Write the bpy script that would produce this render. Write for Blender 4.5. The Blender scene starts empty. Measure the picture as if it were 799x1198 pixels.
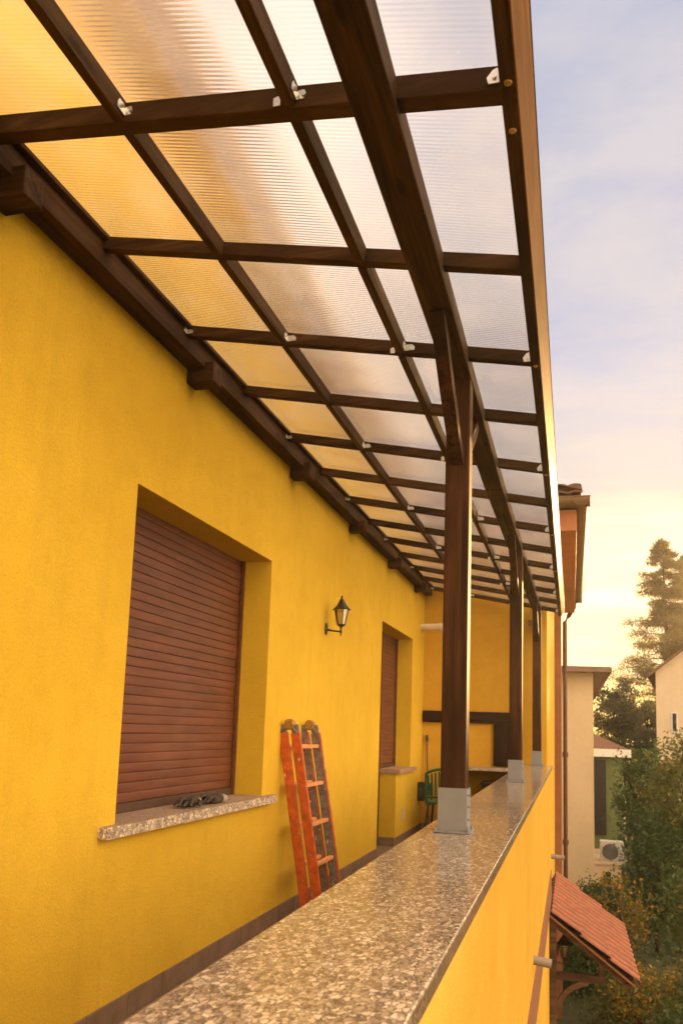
import bpy, bmesh, math, random
from mathutils import Vector, Matrix, noise
random.seed(7)
S = bpy.context.scene
COL = S.collection
PI = math.pi
R = math.radians

# ------------------------------------------------------------------ measures
WX = -1.846          # face of the terrace wall
FLOOR = -1.25        # terrace floor
GR = -4.75           # garden level
FAR = 10.45          # end wall of the terrace
WING = -0.29         # outer face of the wing
PARX = -0.247        # outer face of the parapet
ZSH = 0.205          # roof slope


def zr(x):           # underside of the roof sheets
    return 1.597 - ZSH * (x + 0.41)


def zc(y):           # top of the coping, with its slight rise
    return -0.405 + 0.0042 * (y - 2)

# ------------------------------------------------------------------ node helpers


def new_mat(name):
    m = bpy.data.materials.new(name)
    m.use_nodes = True
    nt = m.node_tree
    nt.nodes.clear()
    out = nt.nodes.new('ShaderNodeOutputMaterial')
    p = nt.nodes.new('ShaderNodeBsdfPrincipled')
    nt.links.new(p.outputs[0], out.inputs[0])
    return m, nt, p, out


def N(nt, t, **kw):
    n = nt.nodes.new(t)
    for k, v in kw.items():
        if k.startswith('i_'):
            n.inputs[k[2:].replace('_', ' ')].default_value = v
        else:
            setattr(n, k, v)
    return n


def coords(nt, scale=(1, 1, 1), kind='Object', rot=(0, 0, 0)):
    tc = nt.nodes.new('ShaderNodeTexCoord')
    mp = nt.nodes.new('ShaderNodeMapping')
    mp.inputs['Scale'].default_value = scale
    mp.inputs['Rotation'].default_value = rot
    nt.links.new(tc.outputs[kind], mp.inputs[0])
    return mp.outputs[0]


def world_coords(nt, scale=(1, 1, 1)):
    g = nt.nodes.new('ShaderNodeNewGeometry')
    mp = nt.nodes.new('ShaderNodeMapping')
    mp.inputs['Scale'].default_value = scale
    nt.links.new(g.outputs['Position'], mp.inputs[0])
    return mp.outputs[0]


def ramp(nt, src, stops, interp='LINEAR'):
    r = nt.nodes.new('ShaderNodeValToRGB')
    r.color_ramp.interpolation = interp
    e = r.color_ramp.elements
    while len(e) < len(stops):
        e.new(0.5)
    for i, (p, c) in enumerate(stops):
        e[i].position = p
        e[i].color = (c, c, c, 1) if isinstance(c, (int, float)) else (*c, 1)
    nt.links.new(src, r.inputs[0])
    return r.outputs[0]


def noise_tex(nt, vec, scale, detail=4, rough=.55, dist=0):
    n = nt.nodes.new('ShaderNodeTexNoise')
    n.inputs['Scale'].default_value = scale
    n.inputs['Detail'].default_value = detail
    n.inputs['Roughness'].default_value = rough
    n.inputs['Distortion'].default_value = dist
    nt.links.new(vec, n.inputs['Vector'])
    return n.outputs['Fac']


def mixc(nt, fac, a, b, mode='MIX'):
    m = nt.nodes.new('ShaderNodeMix')
    m.data_type = 'RGBA'
    m.blend_type = mode
    for sock, v in ((m.inputs[0], fac), (m.inputs[6], a), (m.inputs[7], b)):
        if hasattr(v, 'links'):
            nt.links.new(v, sock)
        elif isinstance(v, (int, float)):
            sock.default_value = v
        else:
            sock.default_value = (*v, 1)
    return m.outputs[2]


def math_n(nt, op, a, b=0.0, c=None):
    m = nt.nodes.new('ShaderNodeMath')
    m.operation = op
    for i, v in enumerate((a, b, c)):
        if v is None:
            continue
        if hasattr(v, 'links'):
            nt.links.new(v, m.inputs[i])
        else:
            m.inputs[i].default_value = v
    return m.outputs[0]


def bump(nt, p, h, strength, dist, prev=None):
    b = nt.nodes.new('ShaderNodeBump')
    b.inputs['Strength'].default_value = strength
    b.inputs['Distance'].default_value = dist
    nt.links.new(h, b.inputs['Height'])
    if prev is not None:
        nt.links.new(prev, b.inputs['Normal'])
    if p is not None:
        nt.links.new(b.outputs[0], p.inputs['Normal'])
    return b.outputs[0]

# ------------------------------------------------------------------ materials


def m_stucco(name, c1, c2, grain=1.0, stains=True):
    m, nt, p, o = new_mat(name)
    v = world_coords(nt)
    big = noise_tex(nt, v, 1.1, 4, .6)
    mid = noise_tex(nt, v, 7, 5, .65)
    fine = noise_tex(nt, v, 90, 3, .6)
    base = mixc(nt, ramp(nt, big, [(.3, 0), (.7, 1)]), c1, c2)
    base = mixc(nt, math_n(nt, 'MULTIPLY', ramp(nt, mid, [(.45, 0), (.75, 1)]), .28), base, tuple(k * .8 for k in c1))
    base = mixc(nt, math_n(nt, 'MULTIPLY', ramp(nt, fine, [(.35, 1), (.55, 0)]), .16), base, tuple(k * .7 for k in c1))
    if stains:      # thin rain streaks running down
        vs = world_coords(nt, (9, 9, .5))
        st = noise_tex(nt, vs, 1.0, 5, .7)
        base = mixc(nt, math_n(nt, 'MULTIPLY', ramp(nt, st, [(.52, 0), (.72, 1)]), .24), base, tuple(k * .66 for k in c2))
    nt.links.new(base, p.inputs['Base Color'])
    p.inputs['Roughness'].default_value = .9
    p.inputs['Specular IOR Level'].default_value = .2
    # troweled plaster: short worm-like furrows over grit
    w = noise_tex(nt, v, 75, 3, .6, 1.2)
    w = ramp(nt, w, [(.42, 0), (.5, 1), (.58, .2), (.75, 1)])
    b1 = bump(nt, None, w, .45 * grain, .004)
    b2 = bump(nt, None, fine, .6 * grain, .004, b1)
    bump(nt, p, mid, .35, .012, b2)
    return m


def m_wood(name, axis, dark=(.015, .0065, .0026), light=(.088, .042, .0155), rough=.66):
    m, nt, p, o = new_mat(name)
    sc = [26, 26, 26]
    sc[axis] = 1.3
    oi = nt.nodes.new('ShaderNodeObjectInfo')
    g = nt.nodes.new('ShaderNodeNewGeometry')
    add = nt.nodes.new('ShaderNodeVectorMath')
    add.operation = 'ADD'
    sc_ = nt.nodes.new('ShaderNodeVectorMath')
    sc_.operation = 'SCALE'
    cmb = nt.nodes.new('ShaderNodeCombineXYZ')
    for i in range(3):
        nt.links.new(oi.outputs['Random'], cmb.inputs[i])
    nt.links.new(cmb.outputs[0], sc_.inputs[0])
    sc_.inputs['Scale'].default_value = 13.7
    nt.links.new(g.outputs['Position'], add.inputs[0])
    nt.links.new(sc_.outputs[0], add.inputs[1])
    mp = nt.nodes.new('ShaderNodeMapping')
    mp.inputs['Scale'].default_value = sc
    nt.links.new(add.outputs[0], mp.inputs[0])
    v = mp.outputs[0]
    g1 = noise_tex(nt, v, 1.0, 6, .62, .6)
    g2 = noise_tex(nt, v, 3.7, 4, .6, .3)
    mp2 = nt.nodes.new('ShaderNodeMapping')
    s2 = [5, 5, 5]
    s2[axis] = 1.4
    mp2.inputs['Scale'].default_value = s2
    nt.links.new(add.outputs[0], mp2.inputs[0])
    blot = noise_tex(nt, mp2.outputs[0], 1.0, 4, .6, .5)
    c = mixc(nt, ramp(nt, g1, [(.34, 0), (.66, 1)]), dark, light)
    c = mixc(nt, math_n(nt, 'MULTIPLY', ramp(nt, g2, [(.4, 1), (.55, 0)]), .35), c, tuple(k * .7 for k in dark))
    c = mixc(nt, math_n(nt, 'MULTIPLY', ramp(nt, blot, [(.46, 0), (.62, 1)]), .75), c, tuple(k * .6 for k in dark))
    c = mixc(nt, math_n(nt, 'MULTIPLY', oi.outputs['Random'], .25), c, tuple(k * 1.5 for k in light))
    # knots
    vo = nt.nodes.new('ShaderNodeTexVoronoi')
    vo.inputs['Scale'].default_value = 1.0
    mp3 = nt.nodes.new('ShaderNodeMapping')
    s3 = [9, 9, 9]
    s3[axis] = 2.6
    mp3.inputs['Scale'].default_value = s3
    nt.links.new(add.outputs[0], mp3.inputs[0])
    nt.links.new(mp3.outputs[0], vo.inputs['Vector'])
    kn = ramp(nt, vo.outputs['Distance'], [(.07, 1), (.13, 0)])
    c = mixc(nt, math_n(nt, 'MULTIPLY', kn, .7), c, tuple(k * .35 for k in dark))
    nt.links.new(c, p.inputs['Base Color'])
    p.inputs['Specular IOR Level'].default_value = .1
    nt.links.new(ramp(nt, g1, [(.3, rough + .12), (.7, rough - .06)]), p.inputs['Roughness'])
    p.inputs['Specular IOR Level'].default_value = .1
    b1 = bump(nt, None, g1, .35, .002)
    bump(nt, p, g2, .3, .001, b1)
    return m


def m_plain(name, col, rough=.6, metal=0, spec=.4, var=.25, vs=14, bmp=0.0, bs=60):
    m, nt, p, o = new_mat(name)
    v = coords(nt)
    n = noise_tex(nt, v, vs, 5, .65)
    c = mixc(nt, ramp(nt, n, [(.35, 0), (.7, 1)]), tuple(k * (1 - var) for k in col), tuple(min(1, k * (1 + var)) for k in col))
    nt.links.new(c, p.inputs['Base Color'])
    p.inputs['Roughness'].default_value = rough
    p.inputs['Metallic'].default_value = metal
    p.inputs['Specular IOR Level'].default_value = spec
    if bmp:
        bump(nt, p, noise_tex(nt, v, bs, 4, .6), bmp, .003)
    return m


def m_stone(name, scale=1.0, rough=.2, tone=1.0, dusty=False):
    """washed-pebble agglomerate stone, ground and polished"""
    m, nt, p, o = new_mat(name)
    v = world_coords(nt, (1.15, .72, 1))
    # warped coordinates so chips are not polygons
    nz = nt.nodes.new('ShaderNodeTexNoise')
    nz.inputs['Scale'].default_value = 42 * scale
    nz.inputs['Detail'].default_value = 3
    nt.links.new(v, nz.inputs['Vector'])
    sub = nt.nodes.new('ShaderNodeVectorMath')
    sub.operation = 'MULTIPLY_ADD'
    sub.inputs[1].default_value = (.030 / scale,) * 3
    nt.links.new(nz.outputs['Color'], sub.inputs[0])
    nt.links.new(v, sub.inputs[2])
    vv = sub.outputs[0]

    def vor(sc, feat):
        a = nt.nodes.new('ShaderNodeTexVoronoi')
        a.inputs['Scale'].default_value = sc * scale
        a.feature = feat
        nt.links.new(vv, a.inputs['Vector'])
        return a
    ed = vor(62, 'DISTANCE_TO_EDGE').outputs['Distance']
    cc = vor(62, 'F1').outputs['Color']
    ed2 = vor(150, 'DISTANCE_TO_EDGE').outputs['Distance']
    cc2 = vor(150, 'F1').outputs['Color']
    sep = nt.nodes.new('ShaderNodeSeparateColor')
    nt.links.new(cc, sep.inputs[0])
    sep2 = nt.nodes.new('ShaderNodeSeparateColor')
    nt.links.new(cc2, sep2.inputs[0])
    k = tone
    stones = [(0, (.20 * k, .14 * k, .095 * k)), (.22, (.34 * k, .26 * k, .18 * k)), (.5, (.47 * k, .38 * k, .28 * k)), (.75, (.62 * k, .53 * k, .41 * k)), (1, (.38 * k, .33 * k, .28 * k))]
    big = ramp(nt, sep.outputs[0], stones)
    small = ramp(nt, sep2.outputs[1], [(0, (.09 * k, .065 * k, .05 * k)), (.5, (.22 * k, .17 * k, .125 * k)), (1, (.38 * k, .31 * k, .23 * k))])
    small = mixc(nt, ramp(nt, ed2, [(.0, 1), (.12, 0)]), small, (.10 * k, .075 * k, .055 * k))
    # which big cells are pebbles, and where their rim lies
    isb = ramp(nt, sep.outputs[1], [(.30, 0), (.32, 1)])
    rim = ramp(nt, ed, [(.07, 0), (.13, 1)])
    msk = math_n(nt, 'MULTIPLY', isb, rim)
    veins = noise_tex(nt, vv, 160, 3, .7)
    big = mixc(nt, math_n(nt, 'MULTIPLY', ramp(nt, veins, [(.4, 0), (.7, 1)]), .35), big, (.2 * k, .16 * k, .12 * k))
    c = mixc(nt, msk, small, big)
    grime = noise_tex(nt, world_coords(nt), 3.5, 4, .6)
    c = mixc(nt, math_n(nt, 'MULTIPLY', ramp(nt, grime, [(.45, 0), (.75, 1)]), .25), c, (.20 * k, .15 * k, .10 * k))
    gg = nt.nodes.new('ShaderNodeNewGeometry')
    sg = nt.nodes.new('ShaderNodeSeparateXYZ')
    nt.links.new(gg.outputs['True Normal'], sg.inputs[0])
    if dusty:       # settled dust on the unpolished upper face
        up = ramp(nt, sg.outputs[2], [(.75, 0), (.85, 1)])
        c = mixc(nt, math_n(nt, 'MULTIPLY', up, .72), c, (.27, .17, .11))
    else:           # long edge facing +x, tinted darker brown
        side_x = ramp(nt, sg.outputs[0], [(.75, 0), (.85, 1)])
        c = mixc(nt, math_n(nt, 'MULTIPLY', side_x, .6), c, (.12, .06, .035))
    nt.links.new(c, p.inputs['Base Color'])
    rr = math_n(nt, 'ADD', math_n(nt, 'MULTIPLY', noise_tex(nt, world_coords(nt), 9, 4, .6), .22), rough - .08)
    rr = math_n(nt, 'ADD', rr, math_n(nt, 'MULTIPLY', msk, -.07))
    nt.links.new(rr, p.inputs['Roughness'])
    p.inputs['Specular IOR Level'].default_value = .55
    bump(nt, p, msk, .12, .001)
    return m


def m_tiles(name, col):
    m, nt, p, o = new_mat(name)
    v = coords(nt)
    n = noise_tex(nt, v, 9, 5, .7)
    n2 = noise_tex(nt, v, 60, 3, .6)
    c = mixc(nt, ramp(nt, n, [(.35, 0), (.7, 1)]), tuple(k * .62 for k in col), tuple(min(1, k * 1.2) for k in col))
    c = mixc(nt, math_n(nt, 'MULTIPLY', ramp(nt, n2, [(.5, 0), (.7, 1)]), .3), c, tuple(k * .5 for k in col))
    nt.links.new(c, p.inputs['Base Color'])
    p.inputs['Roughness'].default_value = .78
    bump(nt, p, n2, .4, .003)
    return m


def m_leaf(name, a, b, back=.35, dry=None, dry_from=.95):
    m, nt, p, o = new_mat(name)
    g = nt.nodes.new('ShaderNodeNewGeometry')
    v = world_coords(nt)
    n = noise_tex(nt, v, 1.6, 4, .7)
    r = g.outputs['Random Per Island']
    f = math_n(nt, 'ADD', math_n(nt, 'MULTIPLY', r, .55), math_n(nt, 'MULTIPLY', n, .6))
    c = mixc(nt, ramp(nt, f, [(.25, 0), (.85, 1)]), a, b)
    if dry:
        c = mixc(nt, ramp(nt, r, [(dry_from, 0), (dry_from + .02, 1)]), c, dry)
    nt.links.new(c, p.inputs['Base Color'])
    p.inputs['Roughness'].default_value = .55
    p.inputs['Specular IOR Level'].default_value = .3
    tr = nt.nodes.new('ShaderNodeBsdfTranslucent')
    nt.links.new(mixc(nt, .5, c, tuple(min(1, k * 2.2) for k in b), 'MIX'), tr.inputs[0])
    mx = nt.nodes.new('ShaderNodeMixShader')
    mx.inputs[0].default_value = back
    nt.links.new(p.outputs[0], mx.inputs[1])
    nt.links.new(tr.outputs[0], mx.inputs[2])
    nt.links.new(mx.outputs[0], o.inputs[0])
    return m


def m_sheet():
    """clear twin-wall polycarbonate: ribs run down the slope, dusty on top"""
    m, nt, p, o = new_mat('polycarbonate')
    nt.nodes.remove(p)
    g = nt.nodes.new('ShaderNodeNewGeometry')
    sx = nt.nodes.new('ShaderNodeSeparateXYZ')
    nt.links.new(g.outputs['Position'], sx.inputs[0])
    wob = noise_tex(nt, world_coords(nt, (1.5, 4, 1)), 1.0, 3, .5)
    y = math_n(nt, 'ADD', sx.outputs[1], math_n(nt, 'MULTIPLY', wob, .004))
    rib = math_n(nt, 'ABSOLUTE', math_n(nt, 'SINE', math_n(nt, 'MULTIPLY', y, PI / .0155)))
    line = ramp(nt, rib, [(.0, 1), (.35, 0)])
    dirt = noise_tex(nt, world_coords(nt, (3, 3, 3)), 1.0, 5, .65)
    drt = math_n(nt, 'MULTIPLY', ramp(nt, dirt, [(.42, 0), (.75, 1)]), .10)
    spk = nt.nodes.new('ShaderNodeTexVoronoi')
    spk.inputs['Scale'].default_value = 26
    nt.links.new(world_coords(nt), spk.inputs['Vector'])
    s1 = ramp(nt, spk.outputs['Distance'], [(.05, 1), (.09, 0)])
    s2 = ramp(nt, noise_tex(nt, world_coords(nt), 5, 3, .6), [(.55, 0), (.66, 1)])
    speck = math_n(nt, 'MULTIPLY', s1, s2)
    bm_ = bump(nt, None, rib, .25, .0035)
    bm2 = bump(nt, None, noise_tex(nt, world_coords(nt, (1, 1.6, 1)), 2.2, 3, .5), .12, .02, bm_)
    tp = nt.nodes.new('ShaderNodeBsdfTransparent')
    tp.inputs[0].default_value = (.97, .955, .93, 1)
    rf = nt.nodes.new('ShaderNodeBsdfRefraction')
    rf.inputs['Color'].default_value = (.97, .95, .925, 1)
    rf.inputs['Roughness'].default_value = .2
    rf.inputs['IOR'].default_value = 1.12
    nt.links.new(bm2, rf.inputs['Normal'])
    tl = nt.nodes.new('ShaderNodeBsdfTranslucent')
    tl.inputs[0].default_value = (.86, .84, .80, 1)
    gl = nt.nodes.new('ShaderNodeBsdfGlossy')
    gl.inputs['Roughness'].default_value = .16
    nt.links.new(bm2, gl.inputs['Normal'])
    m1 = nt.nodes.new('ShaderNodeMixShader')
    m1.inputs[0].default_value = .80
    nt.links.new(tp.outputs[0], m1.inputs[1])
    nt.links.new(rf.outputs[0], m1.inputs[2])
    m2 = nt.nodes.new('ShaderNodeMixShader')
    f = math_n(nt, 'ADD', math_n(nt, 'MULTIPLY', line, .10), drt)
    f = math_n(nt, 'ADD', f, math_n(nt, 'MULTIPLY', speck, .4))
    f = math_n(nt, 'ADD', f, .05)
    nt.links.new(f, m2.inputs[0])
    nt.links.new(m1.outputs[0], m2.inputs[1])
    nt.links.new(tl.outputs[0], m2.inputs[2])
    m3 = nt.nodes.new('ShaderNodeMixShader')
    fr = nt.nodes.new('ShaderNodeLayerWeight')
    fr.inputs['Blend'].default_value = .18
    nt.links.new(math_n(nt, 'MULTIPLY', fr.outputs['Fresnel'], .4), m3.inputs[0])
    nt.links.new(m2.outputs[0], m3.inputs[1])
    nt.links.new(gl.outputs[0], m3.inputs[2])
    nt.links.new(m3.outputs[0], o.inputs[0])
    return m


def m_glass(name, col=(.9, .85, .7)):
    m, nt, p, o = new_mat(name)
    nt.nodes.remove(p)
    tp = nt.nodes.new('ShaderNodeBsdfTransparent')
    tp.inputs[0].default_value = (*col, 1)
    gl = nt.nodes.new('ShaderNodeBsdfGlossy')
    gl.inputs['Roughness'].default_value = .12
    mx = nt.nodes.new('ShaderNodeMixShader')
    mx.inputs[0].default_value = .22
    nt.links.new(tp.outputs[0], mx.inputs[1])
    nt.links.new(gl.outputs[0], mx.inputs[2])
    nt.links.new(mx.outputs[0], o.inputs[0])
    return m


def m_shutter():
    m, nt, p, o = new_mat('shutter_lacquer')
    v = world_coords(nt, (3, 2.2, 22))
    n = noise_tex(nt, v, 1.0, 5, .65, .4)
    v2 = world_coords(nt, (4, 4, 4))
    n2 = noise_tex(nt, v2, 1.0, 4, .6)
    c = mixc(nt, ramp(nt, n, [(.35, 0), (.68, 1)]), (.082, .021, .009), (.150, .042, .018))
    c = mixc(nt, math_n(nt, 'MULTIPLY', ramp(nt, n2, [(.48, 0), (.7, 1)]), .35), c, (.16, .07, .04))
    nt.links.new(c, p.inputs['Base Color'])
    p.inputs['Roughness'].default_value = .5
    bump(nt, p, n, .15, .002)
    return m


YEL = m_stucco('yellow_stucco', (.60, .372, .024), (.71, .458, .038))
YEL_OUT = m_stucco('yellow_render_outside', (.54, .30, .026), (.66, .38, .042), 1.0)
STONE = m_stone('pebble_stone_polished', 1.32, .13, 1.12)
STONE_R = m_stone('pebble_stone_sawn', 1.15, .6, 1.5, True)
WOODX, WOODY = (m_wood('walnut_wood_' + k, i) for i, k in enumerate('xy'))
WOODZ = m_wood('walnut_wood_z', 2, (.007, .003, .0016), (.085, .029, .011), .66)
SHUT = m_shutter()
SHUT_D = m_plain('shutter_slot_dark', (.012, .008, .006), .8)
TERRA = m_plain('terracotta_paint', (.22, .085, .032), .75, var=.15, vs=4, bmp=.2)
BASEB = m_plain('brown_floor_tile', (.19, .125, .08), .55, var=.18, vs=9)
GROUT = m_plain('grout', (.30, .24, .18), .9)
STEEL = m_plain('galvanised_steel', (.20, .205, .22), .5, metal=.25, var=.07, vs=12)
ZINC = m_plain('zinc_bright', (.72, .70, .64), .28, metal=.85, var=.1, vs=40)
BRASS = m_plain('brass_washer', (.55, .38, .14), .35, metal=.9, var=.2, vs=50)
BLACKM = m_plain('black_cast_metal', (.022, .016, .013), .38, metal=.2, spec=.6)
SHEET = m_sheet()
GLASS = m_glass('lantern_glass')
ORANGE = m_plain('ladder_orange_paint', (.46, .085, .012), .45, var=.35, vs=16, bmp=.3)
def scuffs(m, col, sc=38, lo=.70, hi=.73):
    nt = m.node_tree
    p = [n for n in nt.nodes if n.type == 'BSDF_PRINCIPLED'][0]
    src = p.inputs['Base Color'].links[0].from_socket
    a = noise_tex(nt, world_coords(nt, (1, 1, .45)), sc, 4, .7)
    nt.links.new(mixc(nt, ramp(nt, a, [(lo, 0), (hi, 1)]), src, col), p.inputs['Base Color'])


scuffs(ORANGE, (.75, .68, .58), 30, .66, .69)
ORANGE_P = m_plain('ladder_worn_rung', (.62, .26, .10), .6, var=.3, vs=40)
ALU = m_plain('ladder_worn_metal', (.20, .155, .14), .55, metal=.35, var=.35, vs=30)
scuffs(ALU, (.70, .64, .55), 34, .64, .68)
RUST = m_plain('rusty_hinge', (.36, .20, .05), .6, metal=.5, var=.4, vs=60, bmp=.3)
GLOVE = m_plain('glove_charcoal', (.055, .040, .030), .85, var=.4, vs=40, bmp=.6, bs=120)
CUFF = m_plain('glove_cuff_knit', (.34, .26, .20), .9, var=.25, vs=80, bmp=.5, bs=160)
GREENP = m_plain('green_plastic', (.018, .085, .030), .4, var=.2)
BLACKP = m_plain('black_plastic', (.02, .018, .016), .5)
PVC = m_plain('cream_pvc', (.62, .52, .40), .5, var=.08)
GREYP = m_plain('grey_pvc', (.24, .19, .16), .55, var=.15)
PIPE = m_plain('brown_downpipe', (.09, .030, .014), .4, metal=.2, var=.2)
GUT = m_plain('gutter_brown', (.20, .115, .06), .6, metal=.1, var=.15)
BOXC = m_plain('eave_box_terracotta', (.42, .15, .055), .6, var=.12, vs=5)
SOFF = m_plain('eave_boards', (.46, .22, .10), .7, var=.25, vs=6)
TILE = m_tiles('clay_tile', (.30, .092, .034))
# shade painted into the lower channels between the canopy's barrel tiles
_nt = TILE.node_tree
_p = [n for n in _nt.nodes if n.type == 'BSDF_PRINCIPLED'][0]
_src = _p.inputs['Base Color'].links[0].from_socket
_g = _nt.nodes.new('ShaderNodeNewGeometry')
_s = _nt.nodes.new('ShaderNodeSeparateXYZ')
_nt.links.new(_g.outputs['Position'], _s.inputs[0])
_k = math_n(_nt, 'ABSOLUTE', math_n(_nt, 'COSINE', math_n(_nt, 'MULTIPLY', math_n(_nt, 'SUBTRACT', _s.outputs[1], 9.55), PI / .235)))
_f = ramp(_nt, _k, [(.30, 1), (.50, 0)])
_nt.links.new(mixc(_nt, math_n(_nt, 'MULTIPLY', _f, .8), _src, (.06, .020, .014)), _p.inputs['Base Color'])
TILE_F = m_tiles('clay_tile_old', (.20, .10, .055))
CREAM = m_stucco('cream_render', (.66, .47, .26), (.72, .53, .31), .4)
CREAM2 = m_stucco('pale_render', (.72, .55, .35), (.76, .60, .39), .4)
GREENW = m_stucco('green_render', (.12, .15, .055), (.15, .18, .07), .4)
WHITEP = m_plain('white_paint', (.72, .68, .62), .6, var=.08)
ACW = m_plain('ac_casing', (.50, .48, .44), .5, var=.08)
DARKW = m_plain('dark_opening', (.02, .018, .016), .4)
BROWNR = m_plain('brown_fascia', (.12, .055, .03), .6)
BARK = m_plain('bark', (.075, .048, .03), .9, var=.4, vs=20, bmp=.6)

# ------------------------------------------------------------------ mesh helpers


class MB:
    def __init__(self):
        self.bm = bmesh.new()

    def box(self, x0, x1, y0, y1, z0, z1, bev=0.0):
        bm = self.bm
        vs = [bm.verts.new((x, y, z)) for x in (x0, x1) for y in (y0, y1) for z in (z0, z1)]
        f = [(0, 1, 3, 2), (4, 6, 7, 5), (0, 4, 5, 1), (2, 3, 7, 6), (0, 2, 6, 4), (1, 5, 7, 3)]
        fs = [bm.faces.new([vs[i] for i in q]) for q in f]
        if bev:
            es = list({e for q in fs for e in q.edges})
            bmesh.ops.bevel(bm, geom=es, offset=bev, segments=2, profile=.5, affect='EDGES')
        return self

    def hexa(self, pts, bev=0.0):
        """8 points: bottom ring 0-3, top ring 4-7"""
        bm = self.bm
        vs = [bm.verts.new(q) for q in pts]
        f = [(3, 2, 1, 0), (4, 5, 6, 7), (0, 1, 5, 4), (1, 2, 6, 5), (2, 3, 7, 6), (3, 0, 4, 7)]
        fs = [bm.faces.new([vs[i] for i in q]) for q in f]
        if bev:
            es = list({e for q in fs for e in q.edges})
            bmesh.ops.bevel(bm, geom=es, offset=bev, segments=2, profile=.5, affect='EDGES')
        return self

    def beam(self, a, b, w, h, up=(0, 0, 1), bev=0.0):
        """rectangular bar from a to b (centre line)"""
        a, b = Vector(a), Vector(b)
        d = (b - a).normalized()
        u = Vector(up)
        s = d.cross(u).normalized()
        u = s.cross(d).normalized()
        r = [(-1, -1), (1, -1), (1, 1), (-1, 1)]
        pts = [a + s * (i * w / 2) + u * (j * h / 2) for i, j in r] + [b + s * (i * w / 2) + u * (j * h / 2) for i, j in r]
        return self.hexa(pts, bev)

    def tube(self, pts, rad, seg=10, cap=True):
        bm = self.bm
        pts = [Vector(q) for q in pts]
        if isinstance(rad, (int, float)):
            rad = [rad] * len(pts)
        rings = []
        for i, q in enumerate(pts):
            d = (pts[min(i + 1, len(pts) - 1)] - pts[max(i - 1, 0)]).normalized()
            ref = Vector((0, 0, 1)) if abs(d.z) < .9 else Vector((1, 0, 0))
            s = d.cross(ref).normalized()
            u = s.cross(d)
            rings.append([bm.verts.new(q + (s * math.cos(2 * PI * k / seg) + u * math.sin(2 * PI * k / seg)) * rad[i]) for k in range(seg)])
        for a, b in zip(rings, rings[1:]):
            for k in range(seg):
                bm.faces.new((a[k], a[(k + 1) % seg], b[(k + 1) % seg], b[k]))
        if cap:
            bm.faces.new(rings[0])
            bm.faces.new(rings[-1][::-1])
        return self

    def lathe(self, prof, c=(0, 0, 0), seg=16, sx=1, sy=1):
        bm = self.bm
        c = Vector(c)
        rings = [[bm.verts.new(c + Vector((r * math.cos(2 * PI * k / seg) * sx, r * math.sin(2 * PI * k / seg) * sy, z))) for k in range(seg)] for r, z in prof]
        for a, b in zip(rings, rings[1:]):
            for k in range(seg):
                bm.faces.new((a[k], a[(k + 1) % seg], b[(k + 1) % seg], b[k]))
        bm.faces.new(rings[0])
        bm.faces.new(rings[-1][::-1])
        return self

    def prism(self, poly, axis, a, b, bev=0.0):
        """poly: list of 2D points in the plane perpendicular to axis"""
        bm = self.bm

        def P(q, t):
            r = list(q)
            r.insert(axis, t)
            return r
        A = [bm.verts.new(P(q, a)) for q in poly]
        B = [bm.verts.new(P(q, b)) for q in poly]
        n = len(poly)
        fs = [bm.faces.new(A), bm.faces.new(B[::-1])]
        for i in range(n):
            fs.append(bm.faces.new((A[i], B[i], B[(i + 1) % n], A[(i + 1) % n])))
        if bev:
            es = list({e for q in fs for e in q.edges})
            bmesh.ops.bevel(bm, geom=es, offset=bev, segments=2, profile=.5, affect='EDGES')
        return self

    def quad(self, *pts):
        self.bm.faces.new([self.bm.verts.new(q) for q in pts])
        return self

    def build(self, name, mat, parent=None, smooth=False, fix=True):
        bm = self.bm
        if fix:
            bmesh.ops.recalc_face_normals(bm, faces=bm.faces)
        me = bpy.data.meshes.new(name)
        if parent is not None:
            off = parent.matrix_world.translation if parent.parent is None else Vector(parent['_o'])
            bm.transform(Matrix.Translation(-Vector(parent['_o'])))
        bm.to_mesh(me)
        bm.free()
        me.materials.append(mat)
        if smooth:
            for q in me.polygons:
                q.use_smooth = True
        o = bpy.data.objects.new(name, me)
        COL.objects.link(o)
        if parent is not None:
            o.parent = parent
            o['_o'] = parent['_o']
        else:
            o['_o'] = (0, 0, 0)
        return o


def tag(o, label=None, cat=None, group=None, kind=None):
    if label:
        o['label'] = label
    if cat:
        o['category'] = cat
    if group:
        o['group'] = group
    if kind:
        o['kind'] = kind
    return o


def thing(name, loc, label, cat, group=None, kind=None):
    o = bpy.data.objects.new(name, None)
    o.empty_display_size = .1
    COL.objects.link(o)
    o.location = loc
    o['_o'] = tuple(loc)
    return tag(o, label, cat, group, kind)


def smooth_by_angle(o, ang=40):
    me = o.data
    for q in me.polygons:
        q.use_smooth = True
    bm = bmesh.new()
    bm.from_mesh(me)
    for e in bm.edges:
        if len(e.link_faces) == 2 and e.calc_face_angle(0) > R(ang):
            e.smooth = False
    bm.to_mesh(me)
    bm.free()
    return o

# ------------------------------------------------------------------ setting: ground, floor
g = MB()
for i in range(24):
    for j in range(30):
        pass
g.quad((-44, -19, GR), (44, -19, GR), (44, 94, GR), (-44, 94, GR))
GRASSM = m_plain('garden_soil_grass', (.055, .060, .022), .95, var=.5, vs=1.2, bmp=.5, bs=12)
tag(g.build('ground', GRASSM), kind='structure')
fl = MB()
fl.box(WX + .001, PARX - .325, -6, FAR - .001, FLOOR - .20, FLOOR)
fl.box(WX - .199, WX + .0005, 8.008, 8.865, FLOOR - .05, FLOOR + .004)
tag(fl.build('terrace_floor', BASEB), kind='structure')

# ------------------------------------------------------------------ the yellow house
house = thing('yellow_house', (WX, 4, GR), 'yellow stucco house whose long wall and end wall enclose the terrace', 'house')


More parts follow.
